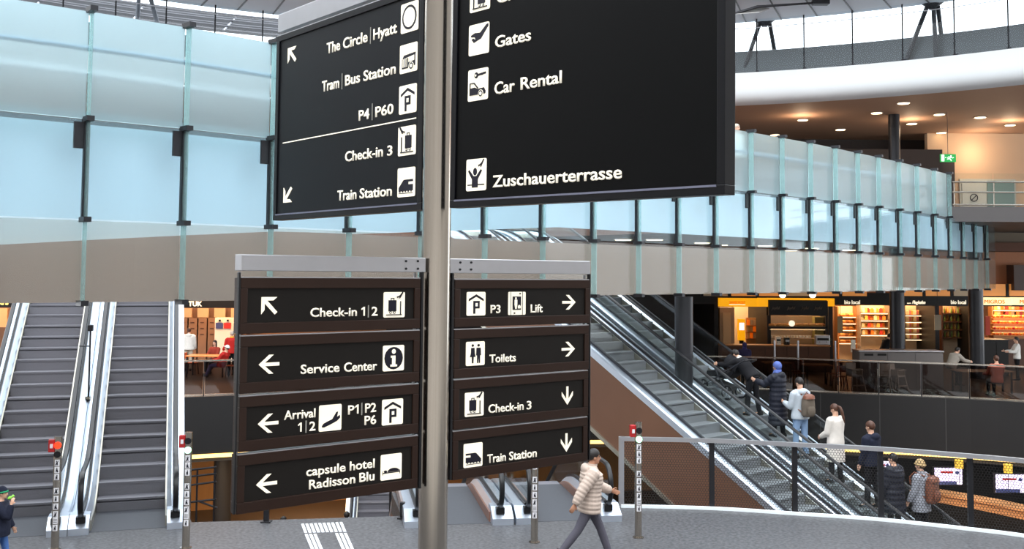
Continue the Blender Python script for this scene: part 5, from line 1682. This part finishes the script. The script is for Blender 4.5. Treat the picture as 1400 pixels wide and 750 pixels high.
counter('long dark counter with a wooden top under the yellow sign', 986, 1136, 471.5, 43.6, .7, M_dwood, M_wood)
t, zz = counter('low grey service counter with two slotted doors behind the high chairs', 1174, 1291, 479, 37.4, .8, mat('grey_laminate', (104, 98, 96), .5, var=.06), M_alu)
for px in (1188, 1206):
    a = at(px - 6, 483, 37.4); b = at(px + 6, 486, 37.4)
    MB().box((a.x, 37.40, b.z), (b.x, 37.43, a.z)).build('slot', M_bulk, t, world=True)
counter('black display counter under the cream lightbox', 1344, 1380, 464, 42.8, .8, M_bulk, M_dark)
# food display above the counter
t = thing('food_display', 'glass food display with dark shelf over the wooden counter', 'display case', at(1091, 470, YS + .2)); t.location.z = 1.1
wbox(t, 'shelf', 1050, 446, 1131, 449, YS - .2, .5, M_bulk); wbox(t, 'shelf', 1054, 462, 1118, 463, YS + .3, .5, M_shelf)
wbox(t, 'back_panel', 1050, 431, 1131, 470, YS + 1.3, .05, M_cream_wall)
wbox(t, 'side_post', 1049, 431, 1051, 472, YS - .2, .1, M_bulk); wbox(t, 'side_post', 1129, 431, 1132, 472, YS - .2, .1, M_bulk); wbox(t, 'tall_fridge', 1114, 433, 1128, 470, YS + .8, .4, mat('fridge_olive', (150, 140, 80), .4, var=.1))
wbox(t, 'light_bar', 1053, 450, 1128, 450.8, YS - .05, .05, M_shelf_light)
rnd = random.Random(3)


def items(n, name, labels, cat, group, mk, pos, mats):
    first = {}
    for i in range(n):
        c = i % len(mats)
        p = pos(i)
        if c not in first:
            o = mk().build(name, mats[c], None, smooth=True); first[c] = o
        else:
            o = first[c].copy(); COL.objects.link(o)
        o.location = p; o.rotation_euler = (0, 0, rnd.uniform(-.4, .4))
        tag(o, labels[c % len(labels)], cat, group)


def loaf(): return MB().loft([[Vector((x, .09 * s_ * math.cos(2 * PI * j / 10), .07 * s_ * (1 + math.sin(2 * PI * j / 10)))) for j in range(10)] for x, s_ in ((-.16, .4), (-.13, .8), (0, 1), (.13, .8), (.16, .4))])
def bottle(): return MB().loft([[Vector((r * math.cos(2 * PI * j / 10), r * math.sin(2 * PI * j / 10), z)) for j in range(10)] for z, r in ((0, .036), (.01, .04), (.17, .04), (.21, .02), (.26, .015), (.265, .018), (.28, .018))])
def cup(): return MB().loft([[Vector((r * math.cos(2 * PI * j / 12), r * math.sin(2 * PI * j / 12), z)) for j in range(12)] for z, r in ((0, .035), (.01, .04), (.1, .055), (.1, .048), (.02, .03))])
def pack(): return MB().loft([[Vector((a * .07, b * .035, z)) for a, b in ((-1, -1), (1, -1), (1, 1), (-1, 1))] for z in (0, .16)]).loft([[Vector((a * .07 * q, b * .035 * q, z)) for a, b in ((-1, -1), (1, -1), (1, 1), (-1, 1))] for z, q in ((.16, 1), (.19, .3), (.2, .9))])
def fruit(): return MB().ell((0, 0, .06), (.065, .065, .06), 10, 7)


M_br1 = mat('crust_golden', (206, 142, 72), .7, var=.2); M_br2 = mat('crust_dark', (160, 98, 48), .7, var=.2); M_por = mat('porcelain', (236, 226, 208), .3, var=.03)
items(16, 'pastry', ['golden pastry on the dark shelf of the food display', 'brown pastry on the dark shelf of the food display'], 'pastry', 'pastries on the food display', loaf, lambda i: Vector((at(1056 + i * 4.6, 446, YS).x, YS + .05 + .1 * (i % 2), at(1056 + i * 4.6, 446, YS).z)), [M_br1, M_br2])
items(26, 'cup', ['white cup in the rows under the dark shelf of the food display'], 'cup', 'cups in the food display', cup, lambda i: Vector((at(1058 + (i % 13) * 4.4, 462, YS).x, YS + .42 + .16 * (i // 13), at(1058 + (i % 13) * 4.4, 461.9, YS + .3).z)), [M_por])
pp = at(1082.5, 443, YS - .1); t = thing('round_plate', 'round cream plate standing upright on the dark display shelf', 'plate', (pp.x, YS - .1, at(1082, 446, YS - .1).z))
MB().loft([[Vector((r * math.cos(2 * PI * j / 20), y, .13 + r * math.sin(2 * PI * j / 20))) for j in range(20)] for y, r in ((0.0, .0001), (0, .09), (-.015, .13), (.005, .13), (.02, .09), (.02, .0001))]).build('rim', M_wlet, t, smooth=True)
MB().box((-.05, .02, 0), (.05, .08, .06)).build('stand', M_bulk, t)
# objects on the long counter
for px, h_, m_, nm, lab in ((1064, .34, M_por, 'napkin_dispenser', 'white napkin dispenser on the wooden counter'), (1076, .30, M_bulk, 'coffee_grinder', 'black coffee grinder on the wooden counter'), (1148, .40, M_alu, 'espresso_machine', 'chrome espresso machine on the counter end beside the produce shop')):
    p = at(px, 470, 43.9); z = at(1060, 471.5, 43.6).z
    t = thing(nm, lab, 'counter item', (p.x, 43.95, z))
    w_ = .10 if nm != 'espresso_machine' else .30
    if nm == 'espresso_machine': t.location.y = 44.2; t.location.x = at(1126, 470, 44).x
    MB().box((-w_, -.12, 0), (w_, .14, h_)).build('body', m_, t, bevel=.02); MB().box((-w_ * .8, -.14, h_ * .45), (w_ * .8, -.115, h_ * .7)).build('front_panel', M_bulk if m_ is not M_bulk else M_alu, t)
    for q in (-.5, .5): MB().cyl((w_ * q, -.16, h_ * .3), (w_ * q, -.12, h_ * .3), .02, n=8).build('knob', M_steel, t)
# produce shop left of the middle column
def shelving(label, px0, px1, ys, Y, dep, m, light=True, group=None):
    a = at(px0, ys[0], Y); b = at(px1, ys[-1], Y)
    t = thing('shelving', label, 'shelves', ((a.x + b.x) / 2, Y, 0), 0, group)
    MB().box((a.x, Y + dep, 0), (b.x, Y + dep + .05, a.z + .45)).build('back_panel', M_cream_wall, t, world=True)
    for x in (a.x, b.x): MB().box((x - .03, Y, 0), (x + .03, Y + dep, a.z + .45)).build('side_panel', m, t, world=True)
    zs = []
    for y in ys:
        z = at((px0 + px1) / 2, y, Y).z; zs.append(z)
        MB().box((a.x, Y, z - .04), (b.x, Y + dep, z)).build('shelf', m, t, world=True)
        if light: MB().box((a.x + .05, Y + .02, z - .07), (b.x - .05, Y + .06, z - .042)).build('light_bar', M_shelf_light, t, world=True)
    return t, a.x, b.x, zs


M_f1 = mat('produce_orange', (232, 130, 40), .5, var=.15); M_f2 = mat('produce_gold', (236, 178, 80), .5, var=.15); M_f3 = mat('produce_red', (196, 52, 34), .5, var=.15); M_f4 = mat('produce_cream', (238, 214, 170), .5, var=.1); M_f5 = mat('produce_pink', (220, 120, 120), .5, var=.1); M_f6 = mat('produce_green', (120, 140, 60), .5, var=.15)


def stock(prefix, where, sh, name, mk, n, mats, cols, step=.0, yoff=.15):
    t, x0, x1, zs = sh
    cnt = 0
    labs = ['%s %s %s' % (c, prefix, where) for c in cols]
    Y = t.location.y
    tot = n * len(zs)
    items(tot, name, labs, name.replace('_', ' '), '%s %s' % (prefix, where), mk, lambda i: Vector((x0 + .12 + (x1 - x0 - .24) * ((i % n) + .5) / n, Y + yoff + .07 * ((i * 7) % 3), zs[i // n] + .002)), mats)


s1 = shelving('wooden wall shelves full of loaves left of the middle column', 1146, 1172, (432, 441, 450, 459, 468), 48.4, .5, M_wood)
stock('loaf', 'on the shelves behind the left white lettering', s1, 'bread_loaf', loaf, 3, [M_br1, M_br2, M_f2], ['golden', 'dark', 'pale'])
s2 = shelving('lit product shelves between the loaves and the middle column', 1176, 1216, (427, 437, 447, 457), 48.0, .5, M_shelf)
stock('pack', 'on the lit shelves just left of the middle column', s2, 'food_pack', pack, 8, [M_f4, M_f2, M_f3, M_f1], ['cream', 'gold', 'red', 'orange'])
s3 = shelving('open chilled shelves glowing right of the middle column', 1237, 1275, (430, 439, 447, 455, 463), 46.6, .6, M_shelf)
stock('pack', 'on the chilled shelves right of the middle column', s3, 'chilled_pack', pack, 9, [M_f4, M_f5, M_f2], ['cream', 'pink', 'gold'])
s4 = shelving('dim bottle shelves left of the right column', 1288, 1324, (428, 439, 450, 461), 46.8, .5, M_dwood, False)
stock('bottle', 'on the dim shelves left of the right column', s4, 'bottle', bottle, 9, [M_f6, M_br2, M_f2], ['green', 'brown', 'gold'])
t = thing('produce_stand', 'sloping wooden stand heaped with fruit under the cream lightbox', 'produce stand', at(1385, 470, 46)); t.location.z = 0
zs = []
for i in range(4):
    a = at(1357, 458 - i * 8, 45.6 + i * .45); b = at(1425, 458 - i * 8, 45.6 + i * .45)
    MB().box((a.x, 45.5 + i * .45, a.z - .12), (b.x, 45.95 + i * .45, a.z)).build('tray', M_wood, t, world=True); zs.append((a, b, 45.72 + i * .45))
a = at(1357, 460, 45.6); MB().box((a.x, 45.6, 0), (at(1425, 460, 45.6).x, 47.3, a.z - .12)).build('base', M_dwood, t, world=True)
items(96, 'orange_fruit', ['orange fruit heaped on the stand under the cream lightbox', 'golden fruit heaped on the stand under the cream lightbox', 'red fruit heaped on the stand under the cream lightbox'], 'fruit', 'fruit on the sloping stand', fruit,
      lambda i: Vector((zs[i // 24][0].x + .1 + (i % 12) * .168, zs[i // 24][2] - .12 + .15 * ((i // 12) % 2), zs[i // 24][0].z + .001)), [M_f1, M_f1, M_f2, M_f1, M_f3])
s5 = shelving('upper shelves of goods behind the fruit stand at the right edge', 1357, 1425, (423, 430), 48.6, .5, M_wood)
stock('pack', 'above the fruit stand at the right edge', s5, 'grocery_pack', pack, 12, [M_f2, M_f4, M_f1, M_f3], ['gold', 'cream', 'orange', 'red'])
t = thing('hanging_banner', 'narrow red banner hanging beside the right column under the lightbox', 'banner', at(1350.5, 432, 45.4)); wbox(t, 'card', 1347, 432, 1354, 458, 45.4, .04, mat('banner_red', (190, 60, 30), .6, var=.1)); p = at(1350.5, 432, 45.4); MB().cyl((p.x, p.y + .02, p.z), (p.x, p.y + .02, 5.12), .012, n=6).build('cord', M_bulk, t, world=True)
t = thing('menu_card', 'tall tan menu card hanging at the entrance of the loaf shop', 'menu card', at(1148.7, 432, 44.6)); wbox(t, 'card', 1145, 432, 1152.5, 455, 44.6, .04, mat('card_tan', (150, 128, 90), .6, var=.1)); p = at(1148.7, 432, 44.6); MB().cyl((p.x, p.y + .02, p.z), (p.x, p.y + .02, 5.12), .012, n=6).build('cord', M_bulk, t, world=True)
t = thing('menu_card', 'tall grey menu card hanging between the right shelves and bottles', 'menu card', at(1282, 430, 44.6)); wbox(t, 'card', 1277.5, 430, 1287, 451, 44.6, .04, mat('card_grey', (150, 136, 112), .6, var=.1)); p = at(1282, 430, 44.6); MB().cyl((p.x, p.y + .02, p.z), (p.x, p.y + .02, 5.12), .012, n=6).build('cord', M_bulk, t, world=True)
t = thing('card_stand', 'white sign card on a thin stand beside the grey service counter', 'card stand', (at(1166, 480, 41).x, 41, 0))
a = at(1163, 464, 41); b = at(1169.5, 481, 41)
MB().box((a.x, 40.98, b.z), (b.x, 41.0, a.z)).build('card', M_por, t, world=True); MB().cyl((0, .01, 0), (0, .01, b.z), .015, n=8).build('pole', M_alu, t); MB().cyl((0, .0, 0), (0, 0, .02), .15, n=16).build('foot', M_alu, t)
t = thing('potted_plant', 'small green plant in a pot in front of the loaf shelves', 'plant', (at(1165, 460, 44).x, 44.2, 1.0))
t.location.z = at(1060, 471.5, 43.6).z; t.location.x = at(1133.5, 470, 44).x
MB().loft([[Vector((r * math.cos(2 * PI * j / 12), r * math.sin(2 * PI * j / 12), z)) for j in range(12)] for z, r in ((0, .06), (.12, .09), (.12, .075), (.04, .05))]).build('pot', M_br2, t)
m = MB()
for i in range(26):
    a = i * 2.4; e = .5 + .5 * rnd.random(); d = Vector((math.cos(a) * math.cos(e), math.sin(a) * math.cos(e), math.sin(e))) * .24; s_ = Vector((-math.sin(a), math.cos(a), 0)) * .03; o_ = Vector((0, 0, .1))
    m.add([o_, o_ + d * .5 + s_, o_ + d, o_ + d * .5 - s_ + Vector((0, 0, .004))], [(0, 1, 2, 3)])
m.build('foliage', M_f6, t)

# ---- seating on the far floor
M_hc = mat('high_chair_white', (206, 200, 190), .45, var=.05)


def high_chair(label, px, Y, rz):
    p = at(px, 500, Y)
    t = thing('high_chair', label, 'high chair', (p.x, Y, 0), rz, 'white children high chairs')
    for sx in (-1, 1):
        for sy in (-1, 1): MB().tube([(sx * .28, sy * .28, 0), (sx * .19, sy * .17, .58)], .022, 8).build('leg', M_hc, t, smooth=True)
    MB().loft([[Vector((x * w_, y * w_, z)) for x, y in ((-1, -1), (1, -1), (1, 1), (-1, 1))] for z, w_ in ((.54, .19), (.60, .2), (.60, .17), (.58, .16))]).build('seat', M_hc, t, bevel=.02)
    MB().strip_x([(.17, .58), (.22, .98)], [(.20, .58), (.25, .98)], -.19, .19).build('backrest', M_hc, t, bevel=.01)
    for sx in (-1, 1): MB().box((sx * .2 - .015, -.18, .58), (sx * .2 + .015, .2, .80)).build('side_panel', M_hc, t, bevel=.01)
    MB().box((-.2, -.24, .76), (.2, -.14, .79)).build('tray_bar', M_hc, t, bevel=.01)
    MB().box((-.24, -.26, .22), (.24, -.20, .26)).build('footrest', M_hc, t)


high_chair('white plastic high chair standing alone, left of the three', 1168, 36.45, 0.25)
high_chair('white plastic high chair seen side-on, middle of the three', 1208, 36.15, -.5)
high_chair('white plastic high chair facing away, right of the three', 1226, 36.35, .6)


def table(label, px, Y, w_, d_, z, m, rz=0, grp='tables behind the glass balustrade'):
    p = at(px, 500, Y); t = thing('dining_table', label, 'table', (p.x, Y, 0), rz, grp)
    MB().box((-w_ / 2, -d_ / 2, z - .04), (w_ / 2, d_ / 2, z)).build('tabletop', m, t, bevel=.008)
    for sx in (-1, 1):
        for sy in (-1, 1): MB().box((sx * (w_ / 2 - .07) - .025, sy * (d_ / 2 - .07) - .025, 0), (sx * (w_ / 2 - .07) + .025, sy * (d_ / 2 - .07) + .025, z - .04)).build('leg', M_dark, t)
    return t


def chair(label, px, Y, rz, m, grp='brown chairs behind the glass balustrade'):
    p = at(px, 500, Y); t = thing('dining_chair', label, 'chair', (p.x, Y, 0), rz, grp)
    MB().box((-.21, -.21, .43), (.21, .21, .46)).build('seat', m, t, bevel=.01)
    for sx in (-1, 1):
        for sy in (-1, 1): MB().tube([(sx * .21, sy * .21, 0), (sx * .18, sy * .18, .43)], .018, 6).build('leg', M_dark, t)
        MB().tube([(sx * .18, .19, .43), (sx * .18, .25, .84)], .014, 6).build('back_post', M_dark, t)
    MB().strip_x([(.22, .62), (.25, .84)], [(.24, .62), (.27, .84)], -.2, .2).build('backrest', m, t)


M_rust = mat('chair_rust', (140, 70, 44), .5, var=.1)
table('oak table left of the high chairs behind the balustrade', 1116, 38.6, 1.0, .8, .76, M_wood)
table('oak table at the left end behind the balustrade by the escalator', 1062, 39.4, 1.0, .8, .76, M_wood)
table('pale long table behind the balustrade at the right', 1342, 36.5, 1.9, .8, .78, mat('pale_table', (176, 150, 124), .4, var=.08))
chair('rust chair at the left side of the oak table near the high chairs', 1094, 38.4, PI / 2, M_rust); chair('rust chair at the right side of the oak table near the high chairs', 1140, 38.4, -PI / 2, M_rust)
chair('rust chair in front of the oak table near the high chairs', 1148, 37.3, PI, M_rust); chair('rust chair beside the left oak table by the escalator', 1087, 39.3, -PI / 2, M_rust)
# posts with thin steel at the counter queue
for px, lab in ((1059, 'slim steel queue post left of the pair before the counter'), (1091, 'slim steel queue post right of the pair before the counter'), (1142, 'slim steel queue post beside the white sign card')):
    p = at(px, 490, 40.2); t = thing('queue_post', lab, 'post', (p.x, 40.2, 0), 0, 'queue posts before the counter')
    MB().cyl((0, 0, 0), (0, 0, 1.52), .035, n=10).build('shaft', M_alu, t); MB().cyl((0, 0, 0), (0, 0, .03), .16, n=16).build('foot', M_alu, t)

# ---- restaurant on the left
M_red = mat('red_print', (190, 40, 32), .5, var=.1); M_blu = mat('blue_print', (60, 70, 120), .5, var=.1)
t = thing('fascia_lettering', 'cream capital letters on the black fascia right of the left escalators', 'shop sign', at(267, 416, 43.5))
text_on(t, 'lettering', 'TUK', 257.6, 276.4, 418.2, 6.4, 43.58, M_wlet, .035)
t = thing('fascia_lettering', 'yellow letters on the black fascia at the far left edge', 'shop sign', at(5, 413, 43.5))
text_on(t, 'lettering', "d's", .5, 11.5, 416.3, 7.5, 43.58, mat('yellow_letters', (255, 236, 150), .5, emit=(255, 226, 120), estr=1.2, var=0), .04)
t = thing('wall_cabinet', 'tall brown wall of locker cupboards at the back of the left restaurant', 'cabinet', at(286, 470, 46.6)); t.location.z = 0
for i in range(7):
    wbox(t, 'cupboard_door', 243 + i * 13.3, 434.5, 255.8 + i * 13.3, 520, 46.6, .4, mat('locker_brown', (140, 104, 76), .5, var=.12, scale=2))
    for j in range(3): wbox(t, 'handle_slot', 247 + i * 13.3, 440 + j * 8, 252 + i * 13.3, 441.2 + j * 8, 46.57, .05, M_dwood)
for i in range(4):
    o = wbox(None, 'wall_panel', 247 + i * 23, 421, 262 + i * 23, 433.5, 47.2, .1, mat('panel_apricot', (236, 190, 138), .6, var=.05)); tag(o, ['apricot wall panel above the lockers, leftmost', 'apricot wall panel above the lockers, second from left', 'apricot wall panel above the lockers, third from left', 'apricot wall panel above the lockers, beside the sign edge'][i], 'wall panel', 'apricot panels above the lockers')
t = thing('vending_machine', 'waste station with blue and red doors at the back of the left restaurant', 'waste station', at(306, 470, 45.6)); t.location.z = 0
wbox(t, 'body', 294, 434, 318, 519, 45.7, .5, M_por)
for i, m_ in ((0, M_blu), (1, M_red)):
    wbox(t, 'panel', 295 + i * 11, 441, 304.5 + i * 11, 449, 45.66, .06, m_); wbox(t, 'flap_sign', 296 + i * 11, 435.5, 303.5 + i * 11, 440, 45.66, .06, M_wlet if False else M_por); wbox(t, 'opening', 299 + i * 11, 436.5, 301.5 + i * 11, 439, 45.63, .04, M_bulk)
t = table('orange topped round-edged table in the left restaurant', 284, 40.0, 1.5, .9, .80, mat('orange_top', (214, 120, 56), .4, var=.08), 0, 'tables in the left restaurant')
for px, Y, rz, lab in ((262, 40.6, PI / 2, 'orange padded chair at the left end of the orange table'), (318, 39.6, -PI / 2, 'orange padded chair near the left sign edge')):
    chair(lab, px, Y, rz, mat('orange_pad', (206, 96, 44), .5, var=.08), 'chairs in the left restaurant')
o = wbox(None, 'wall_panel', -12, 421, 9, 447, 46.6, .1, mat('panel_apricot', (236, 190, 138), .6, var=.05)); tag(o, 'apricot wall panel below the yellow letters at the far left', 'wall panel', 'apricot panel at the far left')
for px, lab in ((2, 'orange padded chair at the far left edge'),):
    chair(lab, px, 41.5, 0, mat('orange_pad', (206, 96, 44), .5, var=.08), 'chairs at the far left edge')

# ---- lower hall seen through the railing
M_scr = mat('screen_lilac', (226, 214, 240), .3, emit=(226, 212, 245), estr=1.25, var=0)
M_cnt = mat('counter_oak_lit', (196, 138, 90), .5, var=.1, scale=2)


def screen(label, px0, py0, px1, py1, Y):
    a = at(px0, py0, Y); b = at(px1, py1, Y)
    t = thing('info_screen', label, 'screen', ((a.x + b.x) / 2, Y, b.z), 0, 'screens in the lower hall')
    w_, h_ = (b.x - a.x) / 2, a.z - b.z
    MB().box((-w_ - .03, 0, -.03), (w_ + .03, .08, h_ + .03)).build('housing', M_bulk, t)
    MB().box((-w_, -.01, 0), (w_, .0, h_)).build('display', M_scr, t)
    MB().box((-w_ * .55, -.014, h_ * .68), (w_ * .35, -.01, h_ * .80)).build('red_line', M_red, t)
    MB().ell((w_ * .62, -.012, h_ * .72), (.06, .006, .05), 10, 6).build('dark_badge', M_blu, t)
    MB().box((-w_, -.014, 0), (w_ * .6, -.01, h_ * .2)).build('picture_strip', M_blu, t)
    MB().cyl((0, .04, h_), (0, .04, -1.95 - b.z), .03, n=8).build('ceiling_arm', M_bulk, t)


screen('lit lilac screen hanging in the lower hall behind the mesh, middle one', 1277.5, 639, 1315.5, 662, 32.0)
screen('lit lilac screen hanging in the lower hall at the right edge', 1361, 648, 1403, 673, 30.6)
screen('lit lilac screen in the lower hall half hidden by a railing post', 1197, 630, 1217, 650, 33.8)


def low_counter(label, pts, depth=.7):
    t = thing('service_counter', label, 'counter', (pts[0].x, pts[0].y, LZ), 0, 'oak counters in the lower hall')
    top = MB(); top.sweep([Vector((p.x, p.y, p.z)) for p in pts], [(-depth / 2, -.06), (depth / 2, -.06), (depth / 2, 0), (-depth / 2, 0)]); top.build('worktop', M_cnt, t, world=True)
    fr = MB(); fr.sweep([Vector((p.x, p.y, 0)) for p in pts], [(depth / 2 - .1, LZ), (depth / 2 - .1, pts[0].z - .3), (depth / 2 - .14, pts[0].z - .3), (depth / 2 - .14, LZ)]); fr.build('front', M_bulk, t, world=True)
    fb = MB(); fb.sweep([Vector((p.x, p.y, 0)) for p in pts], [(depth / 2 - .08, pts[0].z - .3), (depth / 2 - .08, pts[0].z - .06), (depth / 2 - .14, pts[0].z - .06), (depth / 2 - .14, pts[0].z - .3)]); fb.build('lit_band', M_cnt, t, world=True)
    return t


def lp(px, py, Y): return at(px, py, Y)


pA = [Vector((at(x, 660, Y).x, Y, -2.66)) for x, Y in ((1250, 33.4), (1300, 32.6), (1350, 31.7), (1415, 30.4))]
low_counter('long oak counter band under the screens in the lower hall', pA)
pB = [Vector((at(x, 690, Y).x, Y, -3.45)) for x, Y in ((1262, 28.6), (1284, 30.2), (1306, 31.6))]
low_counter('angled oak counter wing left of the middle screen in the lower hall', pB, .5)
pC = [Vector((at(x, 690, Y).x, Y, -3.45)) for x, Y in ((1352, 27.6), (1372, 29.0), (1392, 30.2))]
low_counter('angled oak counter wing below the rightmost screen in the lower hall', pC, .5)
for px, Y, e in ((1290, 31.2, 26), (1370, 29.5, 26), (1215, 31.5, 12)):
    p = at(px, 640, Y); area('lower_hall_light', (p.x, Y, -2.1), 1.6, .8, e, (1, .72, .42))
for i, px in enumerate((1311, 1378)):
    p = at(px, 634 + 6 * i, 31.0 - i)
    t = thing('pendant_lamp', ('small amber pendant lamp above the middle screen', 'small amber pendant lamp above the rightmost screen')[i], 'lamp', (p.x, p.y, p.z), 0, 'amber lamps in the lower hall')
    MB().cyl((0, 0, -.12), (0, 0, .12), .12, n=14).build('shade', mat('amber_shade', (220, 180, 70), .5, emit=(220, 170, 50), estr=.7, var=0), t); MB().cyl((0, 0, .12), (0, 0, -2.03 - p.z), .01, n=6).build('cord', M_bulk, t)
# lower left: warm wall, handrails, ladder-like escalator
p = at(300, 660, 33.5); area('lower_left_light', (at(330, 660, 33).x, 33.5, -2.2), 5, 1.0, 330, (1, .66, .34))
area('lower_left_light', (at(480, 690, 35).x, 36.5, -2.2), 5, 1.0, 330, (1, .62, .32))
t = thing('stair_handrail', 'dark double handrail on the lower level behind the green signal post', 'handrail', (at(262, 660, 31).x, 31, LZ))
for py0, py1 in ((642, 638), (651, 647), (663, 658), (686, 682)):
    MB().tube([at(252, py0 + 1, 31), at(296, py1, 31)], .03, 8).build('rail', M_dark, t, world=True)
MB().tube([at(272, 685, 31), at(297, 694, 31)], .03, 8).build('rail', M_dark, t, world=True)
for px in (270, 294): MB().cyl((at(px, 640, 31).x, 31, LZ), (at(px, 640, 31).x, 31, at(px, 640, 31).z), .03, n=8).build('post', M_dark, t, world=True)
sL = escalator('short escalator on the lower level seen under the lowest left sign', (at(512, 700, 31.5).x, 31.0, LZ), math.radians(6), 2.6, .8, 1.0, mstep=M_step, truss=M_brown)
t = thing('stair_handrail', 'curved handrail on the lower level beside the short escalator', 'handrail', (at(545, 690, 30).x, 30, LZ))
for a in (680, 688, 699): MB().tube([at(534, a, 30), at(545, a + 1.5, 30), at(556, a - 2, 30)], .025, 8).build('rail', M_dark, t, world=True)
MB().cyl((at(534, 690, 30).x, 30, LZ), at(534, 670, 30), .04, n=8).build('post', M_dark, t, world=True)

struct(wbox(None, 'wall_duct_box', 1386, 362, 1425, 397, 44.7, .7, mat('duct_brown', (74, 52, 44), .5, var=.06)))
